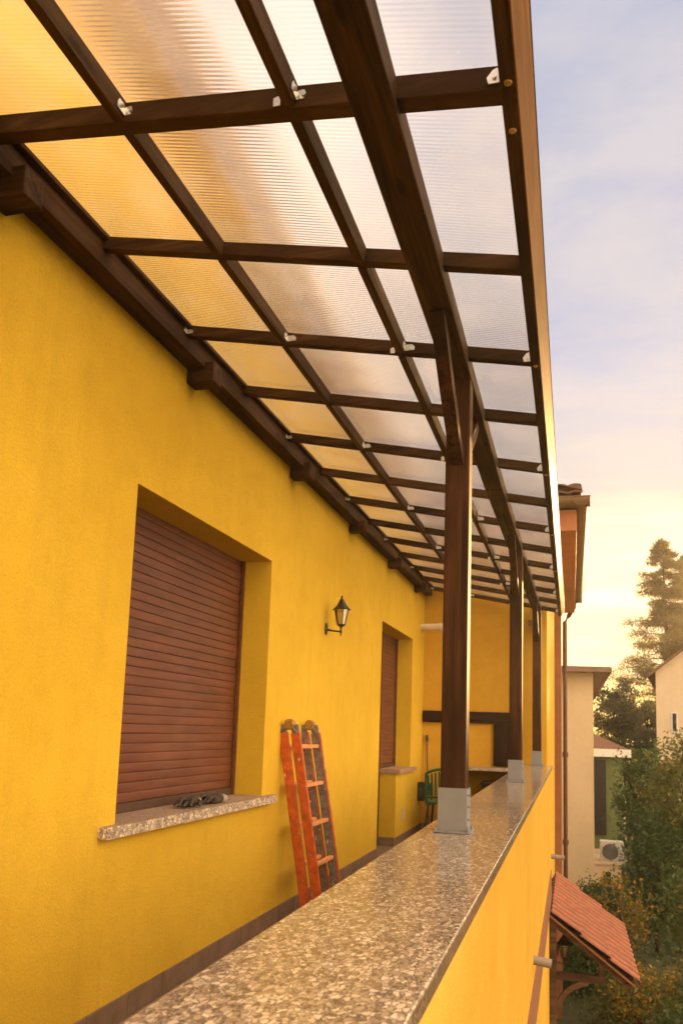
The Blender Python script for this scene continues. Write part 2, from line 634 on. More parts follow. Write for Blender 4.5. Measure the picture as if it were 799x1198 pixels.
def wall_cells(mb, xf, xb, ys, zs, solid):
    """wall parallel to Y between xf (front) and xb; solid(i, j) says which cells are filled"""
    bm = mb.bm
    ny, nz = len(ys) - 1, len(zs) - 1

    def S_(i, j):
        return 0 <= i < ny and 0 <= j < nz and solid(i, j)
    cache = {}

    def V(x, i, j):
        k = (x, i, j)
        if k not in cache:
            cache[k] = bm.verts.new((x, ys[i], zs[j]))
        return cache[k]
    for i in range(ny):
        for j in range(nz):
            if not S_(i, j):
                continue
            bm.faces.new((V(xf, i, j), V(xf, i + 1, j), V(xf, i + 1, j + 1), V(xf, i, j + 1)))
            bm.faces.new((V(xb, i, j), V(xb, i, j + 1), V(xb, i + 1, j + 1), V(xb, i + 1, j)))
            if not S_(i - 1, j):
                bm.faces.new((V(xf, i, j), V(xf, i, j + 1), V(xb, i, j + 1), V(xb, i, j)))
            if not S_(i + 1, j):
                bm.faces.new((V(xf, i + 1, j), V(xb, i + 1, j), V(xb, i + 1, j + 1), V(xf, i + 1, j + 1)))
            if not S_(i, j - 1):
                bm.faces.new((V(xf, i, j), V(xb, i, j), V(xb, i + 1, j), V(xf, i + 1, j)))
            if not S_(i, j + 1):
                bm.faces.new((V(xf, i, j + 1), V(xf, i + 1, j + 1), V(xb, i + 1, j + 1), V(xb, i, j + 1)))


ZT = 3.12
W1 = (3.128, 4.822, -.475, 1.047)
D2 = (8.005, 9.672, FLOOR, 1.095)
LW = (8.868, -.472)         # low wall start, top
w = MB()
ys = [-7, W1[0], W1[1], D2[0], LW[0], D2[1], FAR]
zs = [FLOOR - .2, FLOOR, W1[2], LW[1], W1[3], D2[3], 2.87]


def solid(i, j):
    yc = (ys[i] + ys[i + 1]) / 2
    zc_ = (zs[j] + zs[j + 1]) / 2
    if W1[0] < yc < W1[1] and W1[2] < zc_ < W1[3]:
        return False
    if D2[0] < yc < D2[1] and D2[2] < zc_ < D2[3]:
        return yc > LW[0] and zc_ < LW[1]
    return True


zs = sorted(set(zs))
wall_cells(w, WX, WX - .34, ys, zs, solid)
mw = w.build('wall', YEL, house)
# soften the plaster arrises
bv = mw.modifiers.new('bevel', 'BEVEL')
bv.width = .008
bv.segments = 2
bv.limit_method = 'ANGLE'
bv.angle_limit = R(50)
# wing with the terrace's end wall
w = MB()
w.box(-6, WING, FAR, 17.9, GR - .1, ZT)
wg = w.build('end_wall', YEL_OUT, house)
wg['label'] = 'yellow end wall of the terrace and outer wall beyond it'
bv = wg.modifiers.new('bevel', 'BEVEL')
bv.width = .01
bv.segments = 2
bv.limit_method = 'ANGLE'
# lower storey under the terrace
w = MB()
w.box(-6, PARX, -7, FAR - .003, GR - .1, -1.62)
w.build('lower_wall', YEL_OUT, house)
w = MB()
w.box(PARX - .05, PARX + .009, -7, FAR - .004, -1.93, -1.605, .003)
w.build('string_course', TERRA, house)
w = MB()
w.box(WING - .05, WING + .118, 15.0, 15.5, GR, 2.555, .004)
w.build('pilaster', TERRA, house)
# inner room darkness behind the openings is closed by the shutters

# baseboard of single tiles
bt = MB()


def tiles_along_y(mb, x, y0, y1, n):
    L = (y1 - y0) / n
    for k in range(n):
        mb.box(x, x + .011 + random.uniform(-.0006, .0006), y0 + k * L + .002, y0 + (k + 1) * L - .002, FLOOR + .001, FLOOR + .098 + random.uniform(-.0008, .0008), .0015)


tiles_along_y(bt, WX, -2, D2[0], 32)
bt.build('baseboard', BASEB, house)
bt = MB()
tiles_along_y(bt, WX, LW[0], FAR - .002, 5)
for k in range(5):
    bt.box(WX + .02 + k * .3, WX + .315 + k * .3, FAR - .012, FAR, FLOOR + .001, FLOOR + .098, .0015)
for k in range(1):
    bt.box(WX - .2, WX - .002, LW[0] - .012, LW[0], FLOOR + .001, FLOOR + .098, .0015)
bt.build('baseboard', BASEB, house)

# ---- shutters and sills


def window(y0, y1, zb, zt, sill_y0, sill_y1, sill=True, xs=WX - .205, x_in=.0, slit=True, bottom_bar=True):
    """roller shutter of curved slats; frame, sill"""
    sh = MB()
    pitch = .0465
    n = int((zt - zb) / pitch) + 1
    zz = zb + (.045 if bottom_bar else 0)
    prof = [(-.0035, 0), (-.0008, .001), (.0006, .008), (.0012, .026), (.0008, .044), (-.0008, .0512), (-.0035, .0525)]
    k = 0
    while zz < zt - .005:
        pr = [(xs + a, min(zz + b * pitch / .0535, zt)) for a, b in prof]
        sh.prism([(a, b) for a, b in pr], 1, y0 + .004, y1 - .004)
        zz += pitch
        k += 1
    o = sh.build('window', SHUT, house)
    o['label'] = 'reddish brown roller shutter, closed'
    # dark backing sheet behind the slats and light slits between the upper ones
    b = MB()
    b.box(xs - .06, xs - .006, y0 - .0, y1 + .0, zb, zt)
    b.build('slat_gap', SHUT_D, o)
    if slit:
        s = MB()
        z2 = zb + .045
        kk = 0
        while z2 < zt - .06:
            frac = (z2 - zb) / (zt - zb)
            if .42 < frac < .9:
                y = y0 + .03
                while y < y1 - .05:
                    s.box(xs - .004, xs + .0022, y, y + .016, z2 + .0435, z2 + .0467)
                    y += .028
            z2 += pitch
            kk += 1
        s.build('slit_row', SHUT_D, o)
    if bottom_bar:
        q = MB()
        q.box(xs - .012, xs + .012, y0 + .002, y1 - .002, zb, zb + .043, .003)
        q.build('bottom_bar', m_plain('bar_brown', (.07, .035, .02), .5), o)
    for a, bb in ((y0, y0 + .022), (y1 - .022, y1)):
        f = MB()
        f.box(xs + .0125, xs + .024, a, bb, zb, zt)
        f.build('guide_rail', SHUT, o)
    if sill:
        st = MB()
        st.box(WX - .20, WX + .052, sill_y0, sill_y1, zb - .046, zb - .0005, .003)
        st.build('sill', STONE_R, o)
    return o


# sill 1 has ears past the opening: front nosing as its own strip of the same slab
s1 = window(W1[0], W1[1], -.428, W1[3], W1[0], W1[1], sill=False)
st = MB()
poly = [(WX - .20, W1[0] + .001), (WX + .001, W1[0] + .001), (WX + .001, 3.0), (WX + .045, 3.0), (WX + .045, 4.975), (WX + .001, 4.975), (WX + .001, W1[1] - .001), (WX - .20, W1[1] - .001)]
bmz = st.bm
A = [bmz.verts.new((x, y, -.476)) for x, y in poly]
B = [bmz.verts.new((x, y, -.4285)) for x, y in poly]
fa = bmz.faces.new(A)
fb = bmz.faces.new(B[::-1])
for i in range(8):
    bmz.faces.new((A[i], B[i], B[(i + 1) % 8], A[(i + 1) % 8]))
st.build('sill', STONE_R, s1)
s2 = window(LW[0], D2[1], -.425, D2[3], 0, 0, sill=False, slit=False)
st = MB()
poly = [(WX - .20, LW[0] - .02), (WX + .045, LW[0] - .02), (WX + .045, 9.86), (WX + .001, 9.86), (WX + .001, D2[1] - .001), (WX - .20, D2[1] - .001)]
bmz = st.bm
A = [bmz.verts.new((x, y, -.471)) for x, y in poly]
B = [bmz.verts.new((x, y, -.426)) for x, y in poly]
bmz.faces.new(A)
bmz.faces.new(B[::-1])
for i in range(6):
    bmz.faces.new((A[i], B[i], B[(i + 1) % 6], A[(i + 1) % 6]))
st.build('sill', m_plain('sill_pinkish_stone', (.36, .22, .14), .6, var=.25, vs=40), s2)
dd = window(D2[0], LW[0] - .001, FLOOR + .01, D2[3], 0, 0, sill=False, slit=False)
dd.name = 'door_shutter'

# small fittings on the low wall
v = MB()
v.box(WX - .004, WX + .006, 9.23, 9.36, -1.01, -.87, .002)
for k in range(6):
    v.box(WX + .006, WX + .010, 9.245, 9.345, -.995 + k * .021, -.986 + k * .021)
v.build('vent_cover', m_plain('vent_beige', (.50, .38, .26), .6, var=.08), house)
v = MB()
v.tube([(WX - .05, 10.20, 1.31), (WX + .265, 10.20, 1.31)], .045, 20)
v.tube([(WX + .235, 10.20, 1.31), (WX + .275, 10.20, 1.31)], .051, 20)
smooth_by_angle(v.build('flue_pipe', PVC, house))
v = MB()
v.box(-.52, -.47, FAR - .035, FAR - .002, 1.36, 1.43, .004)
v.build('junction_box', BASEB, house)

# ---- main eave above the terrace wall
e = MB()
for k in range(2):
    e.box(WX + .001 + k * .11, WX + .108 + k * .11, -7, FAR - .3, 2.871, 2.893)
e.build('soffit', SOFF, house)
e = MB()
n = 16
prof = [(-1.575 + .05 * math.cos(PI + PI * k / n), 2.94 + .05 * math.sin(PI + PI * k / n)) for k in range(n + 1)]
prof += [(-1.575 + .044 * math.cos(-PI * k / n), 2.94 + .044 * math.sin(-PI * k / n)) for k in range(n + 1)]
e.prism(prof, 1, -7, FAR - .3)
e.build('gutter', m_plain('gutter_glow_copper', (.85, .62, .36), .35, metal=.8, var=.15), house)  # bright tone put in for the golden glow behind the roof sheets

# ---- wing: boxed eave, gutter on two sides, tiles
e = MB()
e.box(-3, .075, FAR - .06, 17.6, 2.56, 2.80, .004)
eb = e.build('eave_box', BOXC, house)
e = MB()
e.box(-3, .07, FAR - .055, 17.55, 2.80, 2.83)
e.build('soffit', SOFF, house)


def gutter_run(mb, a, b, axis, r=.105, z=2.935, c=0.0, sgn=1):
    n = 14
    out = [(c + r * math.cos(PI + PI * k / n), z + r * math.sin(PI + PI * k / n)) for k in range(n + 1)]
    inn = [(c + (r - .008) * math.cos(-PI * k / n), z + (r - .008) * math.sin(-PI * k / n)) for k in range(n + 1)]
    mb.prism(out + inn, axis, a, b)


e = MB()
gutter_run(e, FAR - .28, 18.0, 1, c=.13)
gutter_run(e, -3, .235, 0, c=FAR - .175)
e.tube([(.13 + .103, FAR - .28, 2.94), (.13 + .103, 18.0, 2.94)], .009, 8)
e.tube([(-3, FAR - .28, 2.94), (.235, FAR - .28, 2.94)], .009, 8)
# stop end and funnel
e.box(.028, .232, 17.99, 18.0, 2.83, 2.94)
smooth_by_angle(e.build('gutter', GUT, house), 50)
dp = MB()
px_, py_ = -.13, 18.05
dp.tube([(.10, 17.8, 2.86), (.06, 17.85, 2.72), (-.05, 18.0, 2.55), (px_, py_, 2.42), (px_, py_, 1.4)], .048, 12)
dp.tube([(px_, py_, 1.4), (px_, py_, GR)], .043, 12)
for z in (1.42, -.4, -2.2):
    dp.tube([(px_, py_, z - .05), (px_, py_, z + .05)], .062, 12)
smooth_by_angle(dp.build('downpipe', PIPE, house))

# pantile roof over the wing: hip of two wavy slopes


def pantile(mb, origin, along, up, L, H, pitch=.21, course=.36, amp=.035, th=.014):
    """rows of barrel tiles; 'along' is the eave direction, 'up' the slope direction"""
    o = Vector(origin)
    a = Vector(along).normalized()
    u = Vector(up).normalized()
    nn = a.cross(u).normalized()
    if nn.z < 0:
        nn = -nn
    ns = int(L / pitch * 12)
    nc = max(1, int(round(H / course)))
    bm = mb.bm
    for c in range(nc):
        r0 = [bm.verts.new(o + a * (L * i / ns) + u * (H * c / nc) + nn * (amp * abs(math.cos(PI * (L * i / ns) / pitch)) ** .6 + .03)) for i in range(ns + 1)]
        r1 = [bm.verts.new(o + a * (L * i / ns) + u * (H * (c + 1) / nc) + nn * (amp * abs(math.cos(PI * (L * i / ns) / pitch)) ** .6)) for i in range(ns + 1)]
        r2 = [bm.verts.new(q.co - nn * .026) for q in r0]
        for i in range(ns):
            bm.faces.new((r0[i], r0[i + 1], r1[i + 1], r1[i]))
            bm.faces.new((r2[i], r2[i + 1], r0[i + 1], r0[i]))
    return mb


e = MB()
pantile(e, (.12, FAR - .18, 2.99), (0, 1, 0), (-1, 0, .36), 7.9, 2.6)
pantile(e, (-5.6, FAR - .18, 2.985), (1, 0, 0), (0, 1, .36), 5.75, 2.0)
e.prism([(.1, 2.95), (-2.35, 3.83), (-2.35, 3.0)], 1, FAR - .1, 18)
e.build('roof', TILE_F, house, fix=False)
e = MB()
pantile(e, (-1.60, -7, 2.985), (0, 1, 0), (-1, 0, .36), 17.1, 3.0)
e.prism([(-1.63, 2.90), (-4.2, 3.83), (-4.2, 2.90)], 1, -7, FAR - .4)
e.build('roof', TILE_F, house, fix=False)

# ------------------------------------------------------------------ parapet with its stone coping
par = thing('parapet_wall', (-.41, 4, FLOOR), 'yellow terrace parapet topped with a speckled polished stone slab', 'parapet')
w = MB()
w.hexa([(PARX - .32, -7, -1.62), (PARX, -7, -1.62), (PARX, FAR - .003, -1.62), (PARX - .32, FAR - .003, -1.62),
        (PARX - .32, -7, zc(-7) - .038), (PARX, -7, zc(-7) - .038), (PARX, FAR - .003, zc(FAR) - .038), (PARX - .32, FAR - .003, zc(FAR) - .038)])
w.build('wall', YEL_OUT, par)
cop = MB()
slabs = [-7, -4.4, -1.8, .75, FAR - .004]
y0, y1 = -7, FAR - .004
for a, b in ((-7, -1.1), (-1.099, FAR - .004)):
    cop.hexa([(-.597, a, zc(a) - .037), (-.226, a, zc(a) - .037), (-.226, b, zc(b) - .037), (-.597, b, zc(b) - .037),
              (-.597, a, zc(a)), (-.226, a, zc(a)), (-.226, b, zc(b)), (-.597, b, zc(b))], .0035)
cop.build('coping', STONE, par)
v = MB()
v.tube([(PARX - .05, 5.72, -1.455), (PARX + .115, 5.72, -1.475)], .029, 16)
smooth_by_angle(v.build('drain_spout', GREYP, par))
v = MB()
v.tube([(WING - .05, 10.72, -1.485), (WING + .20, 10.72, -1.50)], .029, 16)
smooth_by_angle(v.build('drain_spout', GREYP, house))

# ------------------------------------------------------------------ pergola
pg = thing('pergola', (-.46, 6.8, -.4), 'dark brown timber pergola roofed with clear ribbed sheets over the terrace', 'pergola')
YS, YE = .1, FAR - .03
RY = [(-.0 + 1.96, 1.755), (2.60, 2.535), (3.32, 3.225), (4.01, 3.90), (4.745, 4.655), (5.46, 5.38), (6.18, 6.11), (6.90, 6.84),
      (7.59, 7.52), (8.27, 8.20), (8.96, 8.89), (9.63, 9.55), (10.36, 10.25)]
RY = [(.55, .42), (1.26, 1.10)] + RY
# wall beam and ledger
b = MB()
b.box(WX + .002, -1.747, YS - 1.5, YE, 1.752, 1.851, .004)
b.box(WX + .002, -1.722, YS - 1.5, YE, 1.8515, 1.872, .003)
b.build('wall_beam', WOODY, pg)
for yc_ in (.70, 2.10, 3.56, 5.12, 6.66, 8.22, 9.72):
    b = MB()
    b.box(WX + .002, -1.698, yc_ - .05, yc_ + .05, 1.682, 1.785, .006)
    b.build('corbel', WOODX, pg)
# main beam on the posts
CX0, CX1, CZ = -.515, -.407, 1.505
b = MB()
b.box(CX0, CX1, YS - 1.5, 4.98, CZ, zr(CX1) - .004, .006)
e1 = .060
zt3, zt4 = zr(CX1) - .004, zr(CX1 + e1) - .004
b.hexa([(CX0, 4.983, CZ), (CX1, 4.983, CZ), (CX1 + e1, YE, CZ), (CX0 + e1, YE, CZ),
        (CX0, 4.983, zt3), (CX1, 4.983, zt3), (CX1 + e1, YE, zt4), (CX0 + e1, YE, zt4)], .006)
b.build('main_beam', WOODY, pg)
# outer beam
b = MB()
zo = 1.475
b.prism([(-.152, zo), (-.117, zo), (-.082, zr(-.082) + .004), (-.155, zr(-.155) - .001)], 1, YS - 1.5, YE, .003)
b.build('outer_beam', WOODY, pg)
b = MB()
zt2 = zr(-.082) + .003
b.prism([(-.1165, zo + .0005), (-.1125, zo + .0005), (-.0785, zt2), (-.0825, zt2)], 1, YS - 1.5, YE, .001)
b.build('sunlit_edge_strip', m_wood('sunlit_edge_wood', 1, (.06, .024, .007), (.24, .105, .024), .5), pg)  # lighter wood tone paints in the sun's gold on the beam's outer face


def at_y(pair, x):
    t = (x + 1.75) / 1.6
    return pair[0] + (pair[1] - pair[0]) * t


RH = .052
for i, pr in enumerate(RY):
    b = MB()
    big = (i == 2)
    h = RH + (.012 if big else 0)
    wd = .052 if big else .042
    xa, xb = -1.746, (-.113 if big else -.150)
    ya, yb = at_y(pr, xa), at_y(pr, xb)
    za, zb_ = zr(xa), zr(xb)
    b.hexa([(xa, ya - wd / 2, za - h), (xb, yb - wd / 2, zb_ - h), (xb, yb + wd / 2, zb_ - h), (xa, ya + wd / 2, za - h),
            (xa, ya - wd / 2, za), (xb, yb - wd / 2, zb_), (xb, yb + wd / 2, zb_), (xa, ya + wd / 2, za)], .003)
    b.build('rafter', WOODX, pg)
# purlins, one piece between each pair of rafters
for x0 in (-1.2247, -.6764):
    for p0, p1 in zip(RY, RY[1:]):
        b = MB()
        ya, yb = at_y(p0, x0) + .0205, at_y(p1, x0) - .0205
        s_, c_ = .2, .98
        x1 = x0 - .035
        h = .056 if x0 < -1 else .056
        poly = [(x0, zr(x0)), (x1, zr(x1)), (x1 - h * s_ * .6, zr(x1) - h), (x0 - h * s_ * .6, zr(x0) - h)]
        b.prism(poly, 1, ya, yb, .002)
        b.build('purlin', WOODY, pg)


# posts with steel shoes, and knee braces
for k, py in enumerate((3.38, 6.85, 10.12)):
    dx = (0, .022, .060)[k]
    b = MB()
    zt_ = CZ + .001
    z0 = zc(py) + .004
    b.box(-.512, -.410, py - .052, py + .052, z0 + .15, zt_, .006)
    post = b.build('post', WOODZ, pg)
    post.location.x = dx
    s = MB()
    s.box(-.5195, -.4025, py - .0580, py - .0528, z0, z0 + .172, .001)
    s.box(-.5195, -.4025, py + .0528, py + .0580, z0, z0 + .172, .001)
    s.box(-.4095, -.4035, py - .0520, py + .0520, z0, z0 + .168, .001)
    s.box(-.5185, -.5125, py - .0520, py + .0520, z0, z0 + .168, .001)
    s.box(-.535, -.387, py - .074, py + .074, z0 - .003, z0 + .003, .001)
    for yy in (-.068, .068):
        for xx in (-.526, -.396):
            s.tube([(xx, py + yy, z0 + .003), (xx, py + yy, z0 + .014)], .007, 6)
    for zz in (.05, .1, .145):
        s.tube([(-.4035, py - .03, z0 + zz), (-.394, py - .03, z0 + zz)], .0055, 6)
    # small fillets where the sides meet the plate
    s.prism([(-.403, z0 + .003), (-.39, z0 + .003), (-.403, z0 + .03)], 1, py - .05, py - .046)
    s.build('post_shoe', STEEL, post)
    for sg in (-1, 1):
        br = MB()
        P0 = Vector((-.460, py + sg * .048, 1.145))
        P3 = Vector((-.460, py + sg * .64, CZ + .01))
        if sg > 0:
            P0.z = 1.20
            P3.y = py + .50
        mid = (P0 + P3) / 2 + Vector((0, sg * .028, -.028))
        pts = []
        for t in range(9):
            u = t / 8
            pts.append(P0 * (1 - u) ** 2 + mid * 2 * u * (1 - u) + P3 * u * u)
        bm = br.bm
        prev = None
        rings = []
        for t, q in enumerate(pts):
            d = (pts[min(t + 1, 8)] - pts[max(t - 1, 0)]).normalized()
            s__ = Vector((1, 0, 0))
            u_ = s__.cross(d).normalized()
            wv, hv = .0255, .030
            rings.append([bm.verts.new(q + s__ * i * wv + u_ * j * hv) for i, j in ((-1, -1), (1, -1), (1, 1), (-1, 1))])
        for r0, r1 in zip(rings, rings[1:]):
            for m_ in range(4):
                bm.faces.new((r0[m_], r0[(m_ + 1) % 4], r1[(m_ + 1) % 4], r1[m_]))
        bm.faces.new(rings[0])
        bm.faces.new(rings[-1][::-1])
        br.build('brace', WOODZ, pg).location.x = dx

# angle brackets and washers


def bracket(x, y, z, s=1.0):
    b = MB()
    th = .0025
    # vertical wing against the purlin side (faces +x), rounded top
    prof = [(0, 0), (.034, 0), (.034, .014), (.026, .030), (.014, .036), (.004, .030), (0, .014)]
    pr = [(y - a * s, z + bq * s) for a, bq in prof]
    b.prism(pr, 0, x, x + th)
    # wing against the rafter's near face
    pr2 = [(x + a * s, z + bq * s) for a, bq in [(0, 0), (.036, 0), (.038, .012), (.028, .022), (.006, .022), (0, .016)]]
    b.prism(pr2, 1, y - th, y)
    b.tube([(x + th, y - .017 * s, z + .016 * s), (x + th + .005, y - .017 * s, z + .016 * s)], .006 * s, 8)
    b.tube([(x + .019 * s, y - th, z + .010 * s), (x + .019 * s, y - th - .005, z + .010 * s)], .006 * s, 8)
    b.build('angle_bracket', ZINC, pg)


for i, pr in enumerate(RY):
    if i % 2 == 0 and i >= 2:
        for x0 in (-1.2247, -.6764):
            yy = at_y(pr, x0) - (.026 if i == 2 else .0212)
            bracket(x0 - .004, yy, zr(x0) - .043, 1.15)
            if x0 > -1:
                bb = MB()
                bb.prism([(x0 - .047, zr(x0) - .05), (x0 - .066, zr(x0) - .05), (x0 - .066, zr(x0) - .028), (x0 - .047, zr(x0) - .022)], 1, yy - .0025, yy)
                bb.build('angle_bracket', ZINC, pg)
        x0 = -1.7455
        bracket(x0, at_y(pr, x0) - .0212, zr(x0) - .045, .9)
    if i >= 2 and i % 2 == 0:
        yy = at_y(pr, -.15) - (.0262 if i == 2 else .0212)
        bb = MB()
        bb.prism([(-.153, zr(-.15) - .046), (-.180, zr(-.15) - .046), (-.184, zr(-.15) - .030), (-.170, zr(-.15) - .012), (-.160, zr(-.15) - .008), (-.153, zr(-.15) - .016)], 1, yy - .003, yy)
        bb.tube([(-.166, yy - .003, zr(-.15) - .032), (-.166, yy - .008, zr(-.15) - .032)], .005, 8)
        bb.build('angle_bracket', ZINC, pg)
for y in (1.705, 1.86, 3.20, 4.64, 6.1, 7.5):
    b = MB()
    b.lathe([(.0, -.0045), (.0045, -.0045), (.0045, -.001), (.0085, -.0025), (.0095, -.001), (.0095, .001), (0, .001)], (-.133, y, zo - .001), 14)
    b.build('washer', BRASS, pg)

# roof sheets
seams = [(-1.4, -1.4), RY[5], RY[8], RY[11], (YE + .03, YE + .03)]
for a, bq in zip(seams, seams[1:]):
    s = MB()
    xa, xb = WX + .003, -.084
    y00, y01, y10, y11 = at_y(a, xa) + .003, at_y(a, xb) + .003, at_y(bq, xa) - .003, at_y(bq, xb) - .003
    th = .010
    s.hexa([(xa, y00, zr(xa) + .002), (xb, y01, zr(xb) + .002), (xb, y11, zr(xb) + .002), (xa, y10, zr(xa) + .002),
            (xa, y00, zr(xa) + th), (xb, y01, zr(xb) + th), (xb, y11, zr(xb) + th), (xa, y10, zr(xa) + th)])
    s.build('roof_sheet', SHEET, pg)
# drip profile on the outer edge
b = MB()
b.box(-.0825, -.0765, YS - 1.5, YE + .03, zt2 + .001, zr(-.07) + .016)
b.build('drip_edge', m_plain('drip_edge_dark', (.05, .03, .02), .4), pg)

# ------------------------------------------------------------------ wall lantern


def lantern(name, label, cat, x, y, z, s=1.0, up=True, out=.125):
    t = thing(name, (x, y, z), label, cat)
    # oval back plate
    b = MB()
    seg = 24
    bm = b.bm
    rings = []
    for dx, r in ((0, 1.0), (.006, 1.0), (.012, .86), (.016, .5)):
        rings.append([bm.verts.new((x + dx * s, y + .026 * r * s * math.cos(2 * PI * k / seg), z + .048 * r * s * math.sin(2 * PI * k / seg))) for k in range(seg)])
    for r0, r1 in zip(rings, rings[1:]):
        for k in range(seg):
            bm.faces.new((r0[k], r0[(k + 1) % seg], r1[(k + 1) % seg], r1[k]))
    bm.faces.new(rings[0])
    bm.faces.new(rings[-1][::-1])
    smooth_by_angle(b.build('back_plate', BLACKM, t), 50)
    cx_, cz_ = x + out * s, z - .012 * s
    b = MB()
    b.tube([(x + .01 * s, y, z - .004 * s), (x + .03 * s, y, z - .010 * s), (x + .06 * s, y, z - .016 * s), (cx_, y, cz_ - .010 * s)], [.011 * s, .009 * s, .007 * s, .0065 * s], 10)
    b.lathe([(.001, -.045 * s), (.006 * s, -.040 * s), (.004 * s, -.030 * s), (.010 * s, -.018 * s), (.009 * s, .0), (.007 * s, .016 * s), (.014 * s, .028 * s), (.03 * s, .036 * s), (.033 * s, .044 * s), (.001, .046 * s)], (cx_, y, cz_), 14)
    smooth_by_angle(b.build('arm', BLACKM, t), 50)
    # six-sided glazed body widening upwards
    zb_, zt_ = cz_ + .044 * s, cz_ + .165 * s
    r0, r1 = .032 * s, .056 * s
    b = MB()
    f = MB()
    for k in range(6):
        a0, a1 = PI / 3 * k, PI / 3 * (k + 1)
        P = [Vector((cx_ + r * math.cos(a), y + r * math.sin(a), zz)) for r, a, zz in ((r0, a0, zb_), (r0, a1, zb_), (r1, a1, zt_), (r1, a0, zt_))]
        b.beam(P[0], P[3], .006 * s, .006 * s, (math.cos(a0), math.sin(a0), 0))
        b.beam(P[3], P[2], .006 * s, .008 * s)
        b.beam(P[0], P[1], .006 * s, .008 * s)
        m_ = (P[0] + P[1] + P[2] + P[3]) / 4
        q = [p_ + (Vector((cx_, y, p_.z)) - p_) * .04 for p_ in P]
        q2 = [p_ + (Vector((cx_, y, p_.z)) - p_) * .08 for p_ in P]
        f.hexa([q[0], q[1], q2[1], q2[0], q[3], q[2], q2[2], q2[3]])
    b.build('cage', BLACKM, t)
    f.build('glass', GLASS, t)
    b = MB()
    b.lathe([(.001, .0), (.008 * s, 0), (.010 * s, .05 * s), (.011 * s, .08 * s), (.001, .085 * s)], (cx_, y, zb_ + .003), 10)
    b.build('candle', WHITEP, t)
    b = MB()
    prof = [(.060, .160), (.072, .158), (.074, .165), (.055, .180), (.038, .200), (.027, .222), (.018, .240), (.011, .248), (.006, .252), (.009, .260), (.009, .267), (.004, .272)]
    b.lathe([(.001, .162 * s)] + [(r * s, zz * s) for r, zz in prof] + [(.001, .274 * s)], (cx_, y, cz_), 6)
    b.build('cap', BLACKM, t)
    return t


lantern('wall_lantern', 'black carriage lantern on the yellow wall between the two windows', 'lantern', WX, 6.04, .765, 1.0)

# ------------------------------------------------------------------ folded ladder
lad = thing('folding_ladder', (-1.7, 5.3, FLOOR), 'folded orange articulated ladder leaning on the wall beside the window', 'ladder')
La, Lb = 5.13, 5.56
for sec in range(2):
    xb0 = -1.615 + sec * .085       # foot
    xt0 = -1.832 + sec * .085       # top
    zt_ = -.04 + sec * .0
    for side, yy in ((0, La), (1, Lb)):
        b = MB()
        A_ = Vector((xb0, yy, FLOOR + .01))
        B_ = Vector((xt0, yy, zt_))
        b.beam(A_, B_, .026, .064, (1, 0, .18), .004)
        o = b.build('stile', ORANGE if side == 0 else ALU, lad)
        if side:
            o['label'] = 'worn dark metal stile with orange edges'
            e_ = MB()
            e_.beam(A_ + Vector((.034, 0, .006)), B_ + Vector((.034, 0, .006)), .027, .006, (1, 0, .18))
            e_.build('painted_edge', ORANGE, o)
        d = (B_ - A_).normalized()
        e_ = MB()
        e_.beam(B_ - d * .005, B_ + d * .055, .022, .052, (1, 0, .18), .003)
        e_.build('end_fitting', ALU, o)
    for k in range(5):
        u = (k + .45) / 4.85
        A_ = Vector((xb0 + (xt0 - xb0) * u, La, FLOOR + .01 + (zt_ - FLOOR) * u))
        b = MB()
        b.beam(A_ + Vector((0, .012, 0)), A_ + Vector((0, Lb - La - .012, 0)), .034, .024, (0, 0, 1), .004)
        b.build('rung', ORANGE_P, lad)
for yy in (La, Lb):
    b = MB()
    c0 = Vector((-1.832 + .0425, yy, -.040 + .055))
    b.tube([c0 + Vector((0, -.022, 0)), c0 + Vector((0, -.016, 0)), c0 + Vector((0, .016, 0)), c0 + Vector((0, .022, 0))], [.030, .036, .036, .030], 24)
    b.tube([c0 + Vector((0, -.028, 0)), c0 + Vector((0, .028, 0))], .010, 12)
    h_ = b.build('hinge', RUST, lad)
    e_ = MB()
    e_.tube([c0 + Vector((-.055, -.012, -.055)), c0 + Vector((-.01, -.012, -.005))], .009, 8)
    e_.tube([c0 + Vector((.055, -.012, -.055)), c0 + Vector((.01, -.012, -.005))], .009, 8)
    e_.build('hinge_plate', ALU, h_)

# ------------------------------------------------------------------ gloves on the sill


